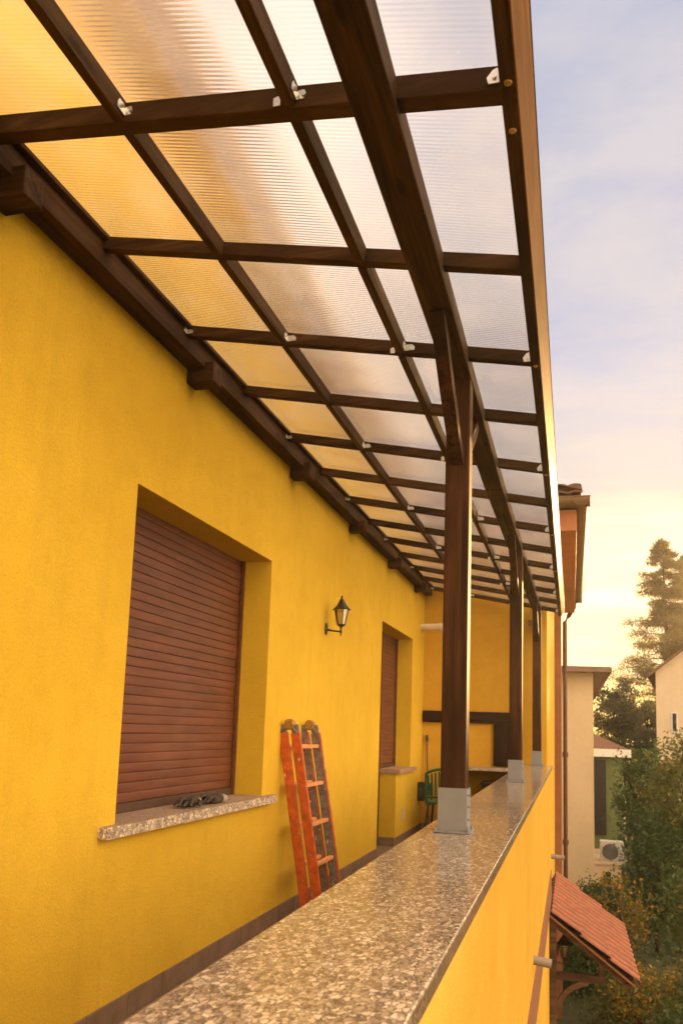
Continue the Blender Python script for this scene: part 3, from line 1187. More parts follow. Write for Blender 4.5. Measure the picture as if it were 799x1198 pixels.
def glove(loc, rz, flip, label, curl=.02):
    t = thing('work_glove', loc, label, 'glove', 'work gloves on the window sill')
    b = MB()
    # palm pointing +x locally, fingers further +x
    def ell(c, r, n=10, m=14):
        rings = []
        for i in range(1, n):
            th = PI * i / n
            rings.append([b.bm.verts.new((c[0] + r[0] * math.cos(th), c[1] + r[1] * math.sin(th) * math.cos(2 * PI * k / m), c[2] + r[2] * math.sin(th) * math.sin(2 * PI * k / m))) for k in range(m)])
        for r0, r1 in zip(rings, rings[1:]):
            for k in range(m):
                b.bm.faces.new((r0[k], r0[(k + 1) % m], r1[(k + 1) % m], r1[k]))
        b.bm.faces.new(rings[0])
        b.bm.faces.new(rings[-1][::-1])
    ell((.0, 0, .024), (.070, .046, .026))
    ell((-.02, .01, .030), (.04, .035, .026))
    for k, (yy, L, bend) in enumerate(((-.034, .060, .010), (-.012, .080, .022), (.011, .083, .005), (.033, .070, .016))):
        pts = [(.035, yy * .8, .024), (.062, yy, .026 + bend), (.062 + L * .5, yy * 1.15 + .004, .020 + bend * 1.2), (.062 + L, yy * 1.35, .013)]
        b.tube(pts, [.013, .0125, .0115, .008], 10)
    s_ = flip
    b.tube([(-.02, .03 * s_, .022), (.01, .052 * s_, .024), (.04, .066 * s_, .018), (.058, .068 * s_, .013)], [.015, .014, .012, .008], 10)
    M = Matrix.Translation(loc) @ Matrix.Rotation(rz, 4, 'Z')
    b.bm.transform(M)
    o = b.build('hand', GLOVE, t, smooth=True)
    md = o.modifiers.new('r', 'REMESH')
    md.mode = 'VOXEL'
    md.voxel_size = .0035
    md.use_smooth_shade = True
    tx = bpy.data.textures.new('glove_creases', 'CLOUDS')
    tx.noise_scale = .025
    dm = o.modifiers.new('d', 'DISPLACE')
    dm.texture = tx
    dm.strength = .010
    dm.mid_level = .55
    b = MB()
    b.tube([(-.050, 0, .022), (-.062, 0, .025), (-.085, 0, .024), (-.090, 0, .023)], [.024, .028, .031, .027], 14)
    b.bm.transform(Matrix.Translation(loc) @ Matrix.Rotation(rz, 4, 'Z') @ Matrix.Diagonal((1, 1.25, .85, 1)))
    o = b.build('cuff', CUFF, t, smooth=True)
    return t


glove((-1.915, 3.97, -.428), R(-82), 1, 'dark work glove with pale cuff, fingers toward the near end of the sill')
g2 = glove((-1.885, 4.20, -.428), R(-98), -1, 'dark work glove lying behind the first one at the far end of the sill')

# ------------------------------------------------------------------ far corner things
# dark wooden frame standing against the end wall
fr = thing('wooden_frame', (-1.3, FAR, -.45), 'dark stained wooden door frame board with moulded edge fixed on the end wall', 'door frame')
b = MB()
b.box(WX + .004, -.745, FAR - .045, FAR - .002, .115, .262, .004)
b.box(WX + .004, -.770, FAR - .058, FAR - .045, .150, .240, .004)
o = b.build('head_board', m_wood('dark_frame_x', 0, (.012, .005, .003), (.035, .014, .007)), fr)
b = MB()
b.box(-.940, -.745, FAR - .044, FAR - .002, -.405, .114, .004)
b.box(-.905, -.77, FAR - .057, FAR - .045, -.405, .149, .004)
o = b.build('side_board', m_wood('dark_frame_z', 2, (.012, .005, .003), (.035, .014, .007)), fr)
# stone shelf under it
sh = thing('stone_shelf', (-1.0, FAR, -.45), 'narrow stone shelf against the end wall behind the posts', 'shelf')
b = MB()
b.box(-1.40, -.60, 9.98, FAR - .002, -.452, -.418, .003)
b.build('slab', STONE_R, sh)
b = MB()
b.box(-1.36, -1.28, 10.02, FAR - .004, FLOOR, -.453, .003)
b.box(-.70, -.64, 10.02, FAR - .004, FLOOR, -.453, .003)
b.build('support', YEL, sh)
bx = thing('storage_crate', (-.95, 10.25, FLOOR), 'black plastic crate standing under the stone shelf', 'crate')
b = MB()
b.box(-1.05, -.80, 10.1, 10.4, FLOOR + .001, -.62, .01)
b.build('body', BLACKP, bx)
b = MB()
b.box(-1.065, -.785, 10.085, 10.415, -.62, -.585, .012)
b.build('lid', BLACKP, bx)

# green slatted chair
ch = thing('garden_chair', (-1.52, 9.75, FLOOR), 'green slatted plastic garden chair in the far corner of the terrace', 'chair')
cx_, cy_ = -1.42, 9.80
sz = FLOOR + .43
b = MB()
for k in range(7):
    b.box(cx_ - .21, cx_ + .21, cy_ - .19 + k * .062, cy_ - .19 + k * .062 + .05, sz - .018, sz, .004)
b.box(cx_ - .215, cx_ - .19, cy_ - .2, cy_ + .24, sz - .05, sz - .019, .004)
b.box(cx_ + .19, cx_ + .215, cy_ - .2, cy_ + .24, sz - .05, sz - .019, .004)
b.build('seat', GREENP, ch)
b = MB()
for k in range(10):
    x = cx_ - .19 + k * .0422
    u = abs(k - 4.5) / 4.5
    b.beam((x, cy_ - .20, sz + .08), (x * 1.0, cy_ - .245, sz + .36 - .05 * u * u), .022, .008, (0, 1, 0), .002)
pts = [(cx_ - .215 + .43 * t / 12, cy_ - .25, sz + .385 - .06 * abs(t / 6 - 1) ** 2.5) for t in range(13)]
b.tube(pts, .018, 10)
b.tube([(cx_ - .215, cy_ - .2, sz + .06), (cx_ + .215, cy_ - .2, sz + .06)], .014, 8)
b.tube([(cx_ - .215, cy_ - .2, sz - .02), (cx_ - .215, cy_ - .25, sz + .33)], .015, 8)
b.tube([(cx_ + .215, cy_ - .2, sz - .02), (cx_ + .215, cy_ - .25, sz + .33)], .015, 8)
b.build('backrest', GREENP, ch, smooth=False)
for sx in (-1, 1):
    b = MB()
    b.tube([(cx_ + sx * .225, cy_ - .22, sz + .20), (cx_ + sx * .24, cy_ - .02, sz + .21), (cx_ + sx * .235, cy_ + .16, sz + .19), (cx_ + sx * .22, cy_ + .2, sz)], .015, 8)
    b.build('armrest', GREENP, ch)
    for sy in (-1, 1):
        b = MB()
        b.tube([(cx_ + sx * .19, cy_ + sy * .18, sz - .02), (cx_ + sx * .235, cy_ + sy * .24, FLOOR)], .014, 8)
        b.build('leg', BLACKP, ch)
# pole and black box
po = thing('thin_pole', (-1.76, 10.3, FLOOR), 'thin black-handled pole leaning in the far left corner', 'pole')
b = MB()
b.tube([(-1.70, 10.2, FLOOR), (-1.755, 10.32, -.35), (-1.775, 10.40, -.12)], .009, 8)
b.build('shaft', m_plain('pole_brown', (.10, .04, .025), .5), po)
b = MB()
b.tube([(-1.775, 10.40, -.14), (-1.777, 10.41, -.10), (-1.78, 10.415, -.05)], [.014, .02, .012], 8)
b.build('handle', BLACKP, po)
bb = thing('black_case', (-1.79, 10.2, -.86), 'small black case hanging on the wall beside the green chair', 'case')
b = MB()
b.box(WX + .002, WX + .085, 10.16, 10.27, -.86, -.63, .008)
b.build('body', BLACKP, bb)
b = MB()
b.box(WX + .02, WX + .07, 10.153, 10.159, -.80, -.70, .002)
b.build('cover', m_plain('case_grey', (.05, .045, .04), .5), bb)

# ------------------------------------------------------------------ door canopy below
cn = thing('door_canopy', (PARX, 11, -2.0), 'small lean-to canopy of orange clay tiles on wooden brackets below the parapet', 'canopy')
A0 = Vector((-.235, 9.55, -1.945))
dn = Vector((.90, 0, -.66))
e = MB()
up = -dn.normalized()
org = A0 + dn
pitch = .235
n_al = int(2.95 / pitch)
pantile(e, org, (0, 1, 0), tuple(up), n_al * pitch, dn.length, pitch=pitch, course=dn.length / 3, amp=.03)
e.build('tile_roof', TILE, cn, fix=False)
e = MB()
nn = Vector((.66, 0, .90)).normalized()
for (o0, w0) in ((-.03, .02),):
    a = A0 - nn * .012
    bq = a + dn * .985
    e.hexa([a + Vector((0, .02, 0)) - nn * .018, bq + Vector((0, .02, 0)) - nn * .018, bq + Vector((0, 2.8, 0)) - nn * .018, a + Vector((0, 2.8, 0)) - nn * .018,
            a + Vector((0, .02, 0)), bq + Vector((0, .02, 0)), bq + Vector((0, 2.8, 0)), a + Vector((0, 2.8, 0))])
e.build('boarding', m_plain('canopy_boards', (.20, .09, .045), .7, var=.3), cn)
CW = m_wood('canopy_wood', 0, (.045, .024, .014), (.13, .070, .040), .7)
for yy in (9.66, 12.2):
    br = thing  # noqa
    b = MB()
    a = A0 - nn * .062
    a.y = yy
    b.beam(a, a + dn * .97, .065, .062, (0, 0, 1), .004)
    b.build('rafter', CW, cn)
    b = MB()
    xw = PARX if yy < FAR else WING
    b.box(xw + .003, xw + .075, yy - .035, yy + .035, -3.55, -2.05, .005)
    b.build('wall_post', CW, cn)
    b = MB()
    b.beam((xw + .076, yy, -2.60), (.34, yy, -2.60), .06, .075, (0, 0, 1), .004)
    b.beam((.30, yy, -2.565), (.30, yy, -2.40), .055, .05, (0, 1, 0), .004)
    b.build('arm', CW, cn)
    b = MB()
    pts = []
    for t in range(8):
        u = t / 7
        q = Vector((xw + .07, yy, -3.02)) * (1 - u) ** 2 + Vector((xw + .10, yy, -2.72)) * 2 * u * (1 - u) + Vector((.16, yy, -2.64)) * u * u
        pts.append(q)
    rings = []
    for t, q in enumerate(pts):
        d = (pts[min(t + 1, 7)] - pts[max(t - 1, 0)]).normalized()
        u_ = Vector((0, 1, 0)).cross(d).normalized()
        rings.append([b.bm.verts.new(q + Vector((0, 1, 0)) * i * .025 + u_ * j * .028) for i, j in ((-1, -1), (1, -1), (1, 1), (-1, 1))])
    for r0, r1 in zip(rings, rings[1:]):
        for m_ in range(4):
            b.bm.faces.new((r0[m_], r0[(m_ + 1) % 4], r1[(m_ + 1) % 4], r1[m_]))
    b.bm.faces.new(rings[0])
    b.bm.faces.new(rings[-1][::-1])
    b.build('brace', CW, cn)
lantern('canopy_lantern', 'black lantern hanging on the outer wall under the tiled canopy', 'lantern', PARX, 9.95, -2.52, 1.25, out=.13)

# ------------------------------------------------------------------ neighbouring buildings


def gable_house(name, label, x0, x1, y0, y1, zt, mat, rmat, slope=.5, over=.5, axis='y', windows=(), fasc=BROWNR, roof_t=.12):
    t = thing(name, ((x0 + x1) / 2, (y0 + y1) / 2, GR), label, 'house')
    b = MB()
    b.box(x0, x1, y0, y1, GR - .1, zt)
    if axis == 'y':      # ridge runs along y, gables face the camera
        xm = (x0 + x1) / 2
        h = (x1 - x0) / 2 * slope
        b.prism([(x0, zt), (x1, zt), (xm, zt + h)], 1, y0, y1)
    b.build('wall', mat, t)
    r = MB()
    if axis == 'y':
        for sg, xe in ((-1, x0), (1, x1)):
            xo = xe + sg * over
            zo_ = zt - over * slope
            a = [(xo, zo_), (xm, zt + h), (xm, zt + h + roof_t * 1.2), (xo, zo_ + roof_t)]
            r.prism(a, 1, y0 - over, y1 + over)
    else:                # hipped, eaves all round
        xa, xb, ya, yb = x0 - over, x1 + over, y0 - over, y1 + over
        hh = min(xb - xa, yb - ya) / 2 * slope
        r.box(xa, xb, ya, yb, zt - .02, zt + roof_t)
        m = min(xb - xa, yb - ya) / 2
        if xb - xa < yb - ya:
            ra, rb = ((xa + xb) / 2, ya + m), ((xa + xb) / 2, yb - m)
        else:
            ra, rb = (xa + m, (ya + yb) / 2), (xb - m, (ya + yb) / 2)
        z1, z2 = zt + roof_t + .002, zt + roof_t + hh
        c = [(xa, ya, z1), (xb, ya, z1), (xb, yb, z1), (xa, yb, z1)]
        R0, R1 = (*ra, z2), (*rb, z2)
        if xb - xa < yb - ya:
            r.quad(c[0], c[1], R0); r.quad(c[1], c[2], R1, R0); r.quad(c[2], c[3], R1); r.quad(c[3], c[0], R0, R1)
        else:
            r.quad(c[0], c[1], R1, R0); r.quad(c[1], c[2], R1); r.quad(c[2], c[3], R0, R1); r.quad(c[3], c[0], R0)
    r.build('roof', rmat, t)
    for (wx0, wx1, wz0, wz1) in windows:
        f = MB()
        f.box(wx0 - .06, wx1 + .06, y0 - .03, y0 + .02, wz0 - .06, wz1 + .06)
        wn = f.build('window', WHITEP, t)
        f = MB()
        f.box(wx0, wx1, y0 - .04, y0 - .031, wz0, wz1)
        f.build('pane', DARKW, wn)
    return t


ha = gable_house('cream_house', 'tall cream house with flat brown eaves just past the downpipe', -5.2, .64, 26, 46, 1.95, CREAM, TILE_F, .10, .5, 'hip')
b = MB()
b.box(-5.7 - .01, 1.15, 25.46, 25.49, 1.92, 2.05)
b.box(1.142, 1.17, 25.5, 46.5, 1.92, 2.05)
b.build('fascia', m_plain('fascia_light_brown', (.22, .13, .08), .6), ha)
gh = gable_house('green_house', 'low green house with a white cornice and brown roof behind the cream house', -3, 2.05, 36, 44, -.62, GREENW, TILE_F, .45, .25, 'hip',
                 windows=())
b = MB()
b.box(-3.35, 2.35, 35.65, 36.2, -.82, -.50, .01)
b.build('cornice', WHITEP, gh)
b = MB()
b.box(.86, 1.36, 35.9, 35.98, -4.0, -.95)
b.build('window', DARKW, gh)
rh = gable_house('pale_gabled_house', 'pale gabled house with brown verge and small window at right edge', 3.75, 8.8, 40, 50, 3.05, CREAM2, TILE_F, .82, .35, 'y',
                 windows=((4.44, 4.60, .35, 1.15),))
piv = Vector((4.15, 40, 0))
rh.rotation_euler.z = R(-7)
rh.location = piv + Matrix.Rotation(R(-7), 3, 'Z') @ (Vector(rh['_o']) - piv)
# outbuilding with the air conditioner
ob = thing('outbuilding', (1.2, 28, GR), 'small cream outbuilding below the air conditioner', 'outbuilding')
b = MB()
b.box(.2, 1.50, 28, 31, GR - .1, -4.02)
b.box(.15, 1.58, 27.95, 31.05, -4.019, -3.94)
b.build('wall', CREAM2, ob)
b = MB()
b.box(.95, 1.18, 27.97, 27.995, GR, -4.25)
b.build('door', DARKW, ob)
ac = thing('air_conditioner', (1.25, 28.2, -3.94), 'grey outdoor air conditioning unit on top of the small outbuilding', 'air conditioner')
b = MB()
b.box(.86, 1.58, 28.0, 28.4, -3.938, -3.30, .02)
b.build('casing', ACW, ac)
b = MB()
n = 24
b.tube([(1.17, 27.998, -3.62), (1.17, 27.985, -3.62)], .25, n)
b.build('fan_grille', DARKW, ac)
b = MB()
for k in range(5):
    b.tube([(1.17 + .05 * (k + 1) * math.cos(a * PI / 10), 27.98, -3.62 + .05 * (k + 1) * math.sin(a * PI / 10)) for a in range(21)], .006, 5)
b.build('guard_wire', ACW, ac)

# ------------------------------------------------------------------ vegetation
rnd = random.Random(11)


def leaves_mesh(name, pts, size, mat, parent, up=.3, narrow=.55, droop=0):
    verts, faces = [], []
    for q in pts:
        d = Vector((rnd.gauss(0, 1), rnd.gauss(0, 1), rnd.gauss(0, .7) - droop)).normalized()
        nrm = Vector((rnd.gauss(0, 1), rnd.gauss(0, 1), rnd.gauss(up * 3, 1))).normalized()
        s = d.cross(nrm)
        if s.length < 1e-3:
            continue
        s.normalize()
        L = size * rnd.uniform(.6, 1.3)
        w_ = L * narrow
        i = len(verts)
        mid = q + d * L * .5
        verts += [q, mid + s * w_ * .5 + nrm * L * .06, q + d * L, mid - s * w_ * .5 + nrm * L * .06]
        faces.append((i, i + 1, i + 2, i + 3))
    o_ = Vector(parent['_o'])
    me = bpy.data.meshes.new(name)
    me.from_pydata([tuple(v_ - o_) for v_ in verts], [], faces)
    me.materials.append(mat)
    o = bpy.data.objects.new(name, me)
    COL.objects.link(o)
    o.parent = parent
    o['_o'] = parent['_o']
    return o


def tree(name, label, cat, base, h, crown, n_clump, per, leaf, mat, group=None, trunk_r=.1, squash=1.0, clump=.45, shell=.5, lean=(0, 0), z0=None):
    """crown = (cx, cy, cz, rx, ry, rz) relative to base"""
    t = thing(name, base, label, cat, group)
    B = Vector(base)
    C_ = B + Vector(crown[:3])
    rx, ry, rz = crown[3:]
    tr = MB()
    top = C_ + Vector((0, 0, rz * .3))
    pts = [B.lerp(top, u) + Vector((rnd.uniform(-1, 1), rnd.uniform(-1, 1), 0)) * trunk_r * .8 * (0 < u < 1) for u in (0, .25, .5, .75, 1)]
    tr.tube(pts, [trunk_r, trunk_r * .85, trunk_r * .65, trunk_r * .45, trunk_r * .2], 8)
    centres = []
    for k in range(n_clump):
        d = Vector((rnd.gauss(0, 1), rnd.gauss(0, 1), rnd.gauss(0, 1))).normalized()
        rr = rnd.uniform(shell, 1) ** .7
        wob = .78 + .44 * noise.noise(d * 1.7 + B)
        c = C_ + Vector((d.x * rx, d.y * ry, d.z * rz)) * rr * wob
        centres.append(c)
        if k % 3 == 0:
            s0 = pts[rnd.choice((1, 2, 3))]
            m_ = s0.lerp(c, .5) + Vector((0, 0, -.05 * h * rnd.random()))
            tr.tube([s0, m_, c], [trunk_r * .4, trunk_r * .22, trunk_r * .06], 5)
    tr.build('trunk', BARK, t, smooth=True)
    P = []
    for c in centres:
        cs = clump * rnd.uniform(.6, 1.35)
        for _ in range(int(per * rnd.uniform(.6, 1.4))):
            P.append(c + Vector((rnd.gauss(0, cs), rnd.gauss(0, cs), rnd.gauss(0, cs * .6))) * .5)
    leaves_mesh('crown', P, leaf, mat, t)
    return t


LF_OL = m_leaf('leaf_olive', (.060, .074, .014), (.175, .175, .034), .35, (.35, .20, .03))
LF_DK = m_leaf('leaf_dark', (.022, .042, .008), (.062, .098, .018), .3)
LF_MD = m_leaf('leaf_mid', (.038, .060, .012), (.100, .125, .026), .3, (.30, .16, .03))
LF_OR = m_leaf('leaf_autumn', (.070, .075, .014), (.20, .15, .022), .4, (.45, .20, .02), .80)
LF_CN = m_leaf('needle', (.085, .066, .018), (.21, .155, .042), .58)
LF_FR = m_leaf('leaf_far', (.075, .070, .026), (.15, .13, .05), .35)

# big lit tree right of centre
tree('leafy_tree', 'olive green leafy tree in front of the pale gabled house', 'tree', (2.75, 21, GR), 6, (.2, 0, 3.3, 1.35, 1.5, 1.85), 150, 75, .105, LF_OL, 'garden trees', .11)
tree('leafy_tree', 'dense mid green tree at the right edge, below the olive tree', 'tree', (2.35, 15, GR), 4, (.05, 0, 1.85, 1.0, 1.2, 1.25), 120, 80, .085, LF_MD, 'garden trees', .09)
tree('leafy_tree', 'dark green tree behind the air conditioner and outbuilding', 'tree', (2.3, 30, GR), 5, (.25, 0, 2.7, 1.15, 1.6, 2.0), 110, 80, .13, LF_DK, 'garden trees', .12)
tree('leafy_tree', 'dark ivy-like tree between the outbuilding and the olive tree', 'tree', (1.85, 20, GR), 4.5, (.0, 0, 1.7, .75, 1.0, 1.75), 110, 80, .09, LF_DK, 'garden trees', .1)
tree('round_tree', 'rounded grey green tree beside the cream house under the sunset', 'tree', (2.5, 50, GR), 8, (.0, 0, 5.9, 1.55, 2.0, 2.2), 110, 70, .19, LF_FR, 'distant trees', .16)
tree('round_tree', 'rounded grey green tree below the conifer, left of the gabled house', 'tree', (4.6, 56, GR), 8, (.1, 0, 5.4, 1.9, 2.0, 2.1), 110, 70, .2, LF_FR, 'distant trees', .16)
tree('round_tree', 'low broad tree behind the green house roof', 'tree', (3.0, 47, GR), 5, (.1, 0, 3.6, 1.9, 2.0, 1.5), 100, 70, .18, LF_MD, 'distant trees', .14)
tree('tall_shrub', 'mid green shrub below the canopy at the lower right corner', 'shrub', (1.75, 11.5, GR), 2.2, (.0, 0, .8, .85, .9, .75), 90, 80, .075, LF_DK, 'garden shrubs', .05)
tree('tall_shrub', 'dark shrub at the right edge beneath the mid green tree', 'shrub', (2.1, 13.2, GR), 2.2, (.0, 0, 1.0, .7, .9, .85), 90, 80, .08, LF_MD, 'garden shrubs', .05)
tree('autumn_shrub', 'orange-leaved shrub rising just beyond the tiled canopy', 'shrub', (.75, 16.5, GR), 3, (.15, 0, 1.55, .75, .8, .95), 40, 26, .085, LF_OR, 'autumn shrubs', .04, clump=.3, shell=.3)
tree('autumn_shrub', 'orange and yellow shrub under and right of the tiled canopy', 'shrub', (.95, 12.9, GR), 2, (.0, 0, 1.15, .7, .6, .6), 50, 28, .07, LF_OR, 'autumn shrubs', .04, clump=.3, shell=.3)
tree('low_bush', 'green bush between the autumn shrub and the outbuilding', 'shrub', (.9, 22.5, GR), 2, (.0, 0, .6, .9, .9, .6), 70, 60, .09, LF_DK, 'garden shrubs', .05)
tree('low_bush', 'green bush low in the garden, just right of the canopy bracket', 'shrub', (.95, 14.6, GR), 1.2, (.0, 0, .5, .6, .8, .5), 80, 70, .065, LF_MD, 'garden shrubs', .03)
tree('low_bush', 'wide dark bush beyond the canopy posts, below the cream house', 'shrub', (.25, 17.0, GR), 1.2, (.1, 0, .6, .8, 1.2, .75), 80, 70, .08, LF_DK, 'garden shrubs', .03)
# ivy hedge mass filling the garden's back
hd = MB()
P = []
for _ in range(16000):
    x = rnd.uniform(2.0, 9.0)
    y = rnd.uniform(23, 33)
    z = GR + rnd.random() ** .8 * (2.3 + .5 * noise.noise(Vector((x, y * .6, 0)) * .8))
    P.append(Vector((x, y, z)))
hedge = thing('garden_thicket', (4, 28, GR), 'dark tangled undergrowth filling the garden at right', 'undergrowth', None, 'stuff')
leaves_mesh('foliage', P, .17, LF_DK, hedge)


def conifer(label, base, h, rmax, seed, n_br=120, lean=0.0):
    r_ = random.Random(seed)
    t = thing('conifer', base, label, 'tree')
    B = Vector(base)
    tr = MB()
    top = B + Vector((lean, 0, h))
    tr.tube([B, B.lerp(top, .4) + Vector((.1, 0, 0)), B.lerp(top, .75), top], [.30, .2, .1, .02], 8)
    P = []
    zlow = .34
    for k in range(n_br):
        u = zlow + (1 - zlow) * (k / n_br) ** .9
        if r_.random() < .12:
            continue
        c = B.lerp(top, u)
        prof_ = (1 - u) ** .75 * (1 - .25 * math.exp(-((u - zlow) / .06) ** 2))
        L = rmax * 1.5 * prof_ * r_.choice((.45, .7, 1.0, 1.25)) * r_.uniform(.85, 1.1) + .14
        rise = r_.uniform(-.10, .45)
        a = r_.uniform(0, 2 * PI)
        d = Vector((math.cos(a), math.sin(a), 0))
        pts = [c]
        for s_ in range(1, 7):
            v_ = s_ / 6
            pts.append(c + d * L * v_ + Vector((0, 0, L * (rise * v_ - .30 * v_ * v_ + .12 * v_ ** 4))) + Vector((r_.gauss(0, .06), r_.gauss(0, .06), r_.gauss(0, .05))))
        tr.tube(pts, [.045, .04, .034, .027, .02, .014, .008], 5)
        side = Vector((-d.y, d.x, 0))
        for s_ in range(2, 7):
            for sg in (-1, 1, 0):
                ln = L * .30 * (1.15 - s_ / 7) * r_.uniform(.5, 1.2) + .06 + .14 * min(1, (1 - u) * 5)
                dd_ = (side * sg + d * .8).normalized()
                for q in range(int(16 + 10 * ln)):
                    v_ = r_.random()
                    pp = pts[s_] + dd_ * ln * v_ + Vector((r_.gauss(0, 1), r_.gauss(0, 1), r_.gauss(-.3, 1))) * (.06 + .10 * min(1, (1 - u) * 4))
                    P.append(pp)
    tr.build('trunk', BARK, t, smooth=True)
    leaves_mesh('crown', P, .26, LF_CN, t, narrow=.2, droop=.1)
    return t


conifer('tall sparse conifer against the glowing sky behind the pale house', (6.55, 60, GR), 18.6, 3.6, 5, 150, -.3)
conifer('second conifer cut by the right edge, behind the first one', (8.3, 63, GR), 18.2, 1.9, 9, 110, -.3)

# ------------------------------------------------------------------ evening haze
hm = bpy.data.materials.new('evening_haze')
hm.use_nodes = True
hn = hm.node_tree
hn.nodes.clear()
ho = hn.nodes.new('ShaderNodeOutputMaterial')
pv = hn.nodes.new('ShaderNodeVolumePrincipled')
pv.inputs['Color'].default_value = (1.0, .93, .82, 1)
pv.inputs['Density'].default_value = .0009
pv.inputs['Anisotropy'].default_value = .55
hn.links.new(pv.outputs[0], ho.inputs['Volume'])
hb = MB()
hb.box(-45, 45, -20, 95, GR - 1.2, 19)
tag(hb.build('haze', hm), kind='stuff')

# ------------------------------------------------------------------ world
wd = bpy.data.worlds.new('World')
S.world = wd
wd.use_nodes = True
nt = wd.node_tree
nt.nodes.clear()
out = nt.nodes.new('ShaderNodeOutputWorld')
bg = nt.nodes.new('ShaderNodeBackground')
SUN_EL, SUN_AZ = R(8.0), R(10.5)     # azimuth measured from +Y towards +X
sky = nt.nodes.new('ShaderNodeTexSky')
sky.sky_type = 'NISHITA'
sky.sun_disc = False
sky.sun_elevation = SUN_EL
sky.sun_rotation = SUN_AZ
sky.altitude = 100
sky.air_density = 1.0
sky.dust_density = 1.2
sky.ozone_density = 2.5
tc = nt.nodes.new('ShaderNodeTexCoord')
# thin high cloud: stretched noise over the direction vector projected on a high layer
sep = nt.nodes.new('ShaderNodeSeparateXYZ')
nt.links.new(tc.outputs['Generated'], sep.inputs[0])
zz = math_n(nt, 'ADD', math_n(nt, 'MAXIMUM', sep.outputs[2], 0.0), .12)
cx = math_n(nt, 'DIVIDE', sep.outputs[0], zz)
cy = math_n(nt, 'DIVIDE', sep.outputs[1], zz)
cmb = nt.nodes.new('ShaderNodeCombineXYZ')
nt.links.new(math_n(nt, 'MULTIPLY', cx, .75), cmb.inputs[0])
nt.links.new(math_n(nt, 'MULTIPLY', cy, 1.3), cmb.inputs[1])
c1 = noise_tex(nt, cmb.outputs[0], .9, 7, .6, .35)
c2 = noise_tex(nt, cmb.outputs[0], 2.6, 6, .62, .5)
cl = math_n(nt, 'ADD', math_n(nt, 'MULTIPLY', c1, .75), math_n(nt, 'MULTIPLY', c2, .3))
cm = ramp(nt, cl, [(.45, 0), (.60, 1)])
# clouds are whiter high up, creamier towards the sun's horizon
hz = ramp(nt, sep.outputs[2], [(0.0, (1.0, .68, .24)), (.06, (1.0, .78, .40)), (.16, (1.0, .86, .68)), (.34, (.98, .85, .74)), (.6, (.90, .82, .80)), (1.0, (.85, .82, .85))])
cloud = mixc(nt, 1.0, hz, (2.75, 2.75, 2.75), 'MULTIPLY')
blue = mixc(nt, 1.0, sky.outputs[0], (.80, .84, 1.0), 'MULTIPLY')
blue = mixc(nt, .88, blue, (1.10, 1.32, 1.95))
low = ramp(nt, sep.outputs[2], [(0.0, .95), (.10, .66), (.20, .38), (.36, .30), (.50, .02), (1.0, .0)])
fac = math_n(nt, 'MINIMUM', math_n(nt, 'ADD', math_n(nt, 'MULTIPLY', cm, .66), low), 1.0)
col = mixc(nt, fac, blue, cloud)


def lobe(direction, lo, hi, rgb, base):
    d = nt.nodes.new('ShaderNodeVectorMath')
    d.operation = 'DOT_PRODUCT'
    nt.links.new(tc.outputs['Generated'], d.inputs[0])
    d.inputs[1].default_value = Vector(direction).normalized()
    k = nt.nodes.new('ShaderNodeMapRange')
    k.interpolation_type = 'SMOOTHERSTEP'
    k.inputs['From Min'].default_value = lo
    k.inputs['From Max'].default_value = hi
    nt.links.new(d.outputs['Value'], k.inputs['Value'])
    return mixc(nt, k.outputs[0], base, tuple(1 * q for q in rgb), 'ADD')


# flat grey-lilac streaks of cloud low over the horizon
cb = nt.nodes.new('ShaderNodeCombineXYZ')
nt.links.new(math_n(nt, 'MULTIPLY', sep.outputs[0], 1.6), cb.inputs[0])
nt.links.new(math_n(nt, 'MULTIPLY', sep.outputs[1], 1.6), cb.inputs[1])
nt.links.new(math_n(nt, 'MULTIPLY', sep.outputs[2], 15.0), cb.inputs[2])
bd = ramp(nt, noise_tex(nt, cb.outputs[0], 1.0, 5, .6, .4), [(.44, 0), (.58, 1)])
wn_ = ramp(nt, sep.outputs[2], [(.05, 0), (.10, .75), (.26, .7), (.45, 0)])
col = mixc(nt, math_n(nt, 'MULTIPLY', bd, wn_), col, (2.12, 1.95, 1.98))
# broad unseen glow added on the right to brighten the wall, and the aureole round the low sun
col = lobe((.80, -.35, .42), .25, .95, (11.5, 8.2, 4.6), col)
col = lobe((.055, 1, .075), .972, 1.0, (3.2, 1.9, .35), col)
# sky glows added high over the roof to brighten its sheets
col = lobe((-.36, .70, .62), .962, .999, (2.2, 1.65, 1.0), col)
col = lobe((-.33, .82, .47), .965, .999, (1.5, 1.1, .65), col)
nt.links.new(col, bg.inputs['Color'])
bg.inputs['Strength'].default_value = .15
nt.links.new(bg.outputs[0], out.inputs[0])

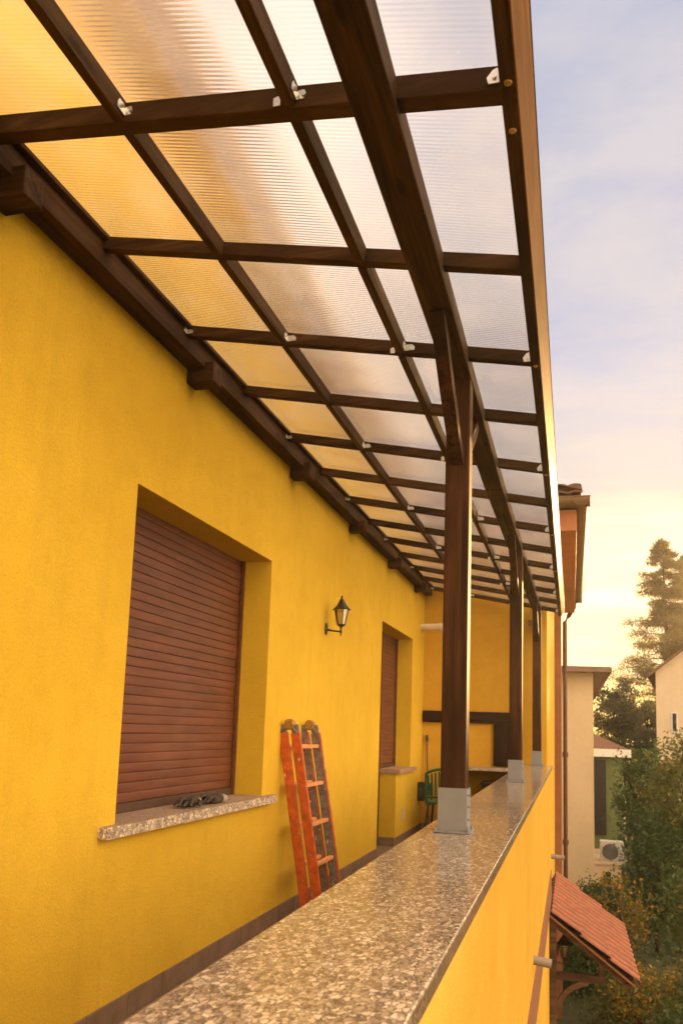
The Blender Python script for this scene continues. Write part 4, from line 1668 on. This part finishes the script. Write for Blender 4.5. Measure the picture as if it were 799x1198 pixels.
sun = bpy.data.lights.new('sun', 'SUN')
sun.energy = 5.0
sun.angle = R(.6)
sun.color = (1.0, .60, .22)
so = bpy.data.objects.new('sun', sun)
COL.objects.link(so)
sd = Vector((math.sin(SUN_AZ) * math.cos(SUN_EL), math.cos(SUN_AZ) * math.cos(SUN_EL), math.sin(SUN_EL)))
so.rotation_euler = sd.to_track_quat('Z', 'Y').to_euler()
so.location = sd * 50

# ------------------------------------------------------------------ camera
a, b_, c, f, cxp, cyp = 0.26873, 0.13547, 0.03227, 953.198, 407.677, 722.295
ca, sa, cb, sb, cc, sc = math.cos(a), math.sin(a), math.cos(b_), math.sin(b_), math.cos(c), math.sin(c)
Rz = Matrix(((ca, sa, 0), (-sa, ca, 0), (0, 0, 1)))
Rx = Matrix(((1, 0, 0), (0, cb, sb), (0, -sb, cb)))
Ry = Matrix(((cc, 0, sc), (0, 1, 0), (-sc, 0, cc)))
M3 = Ry @ Rx @ Rz      # world -> (right, fwd, up)
cam = bpy.data.cameras.new('camera')
co = bpy.data.objects.new('camera', cam)
COL.objects.link(co)
right, fwd, up_ = Vector(M3[0]), Vector(M3[1]), Vector(M3[2])
Mw = Matrix((right, up_, -fwd)).transposed().to_4x4()
co.matrix_world = Mw
cam.sensor_fit = 'VERTICAL'
cam.sensor_height = 36
cam.lens = f / 1198 * 36
cam.shift_x = -(cxp - 399.5) / 1198
cam.shift_y = (cyp - 599) / 1198
cam.clip_start = .02
cam.clip_end = 2000
cam.dof.use_dof = True
cam.dof.focus_distance = 2.9
cam.dof.aperture_fstop = 7.0
S.camera = co

for o in bpy.data.objects:
    if '_o' in o:
        del o['_o']

S.view_settings.view_transform = 'Standard'
S.view_settings.look = 'None'
S.view_settings.exposure = 1.12
S.view_settings.gamma = 1
S.view_settings.use_curve_mapping = False
S.render.engine = 'CYCLES'
S.cycles.max_bounces = 6
S.cycles.diffuse_bounces = 4
S.cycles.glossy_bounces = 3
S.cycles.transmission_bounces = 5
S.cycles.transparent_max_bounces = 10
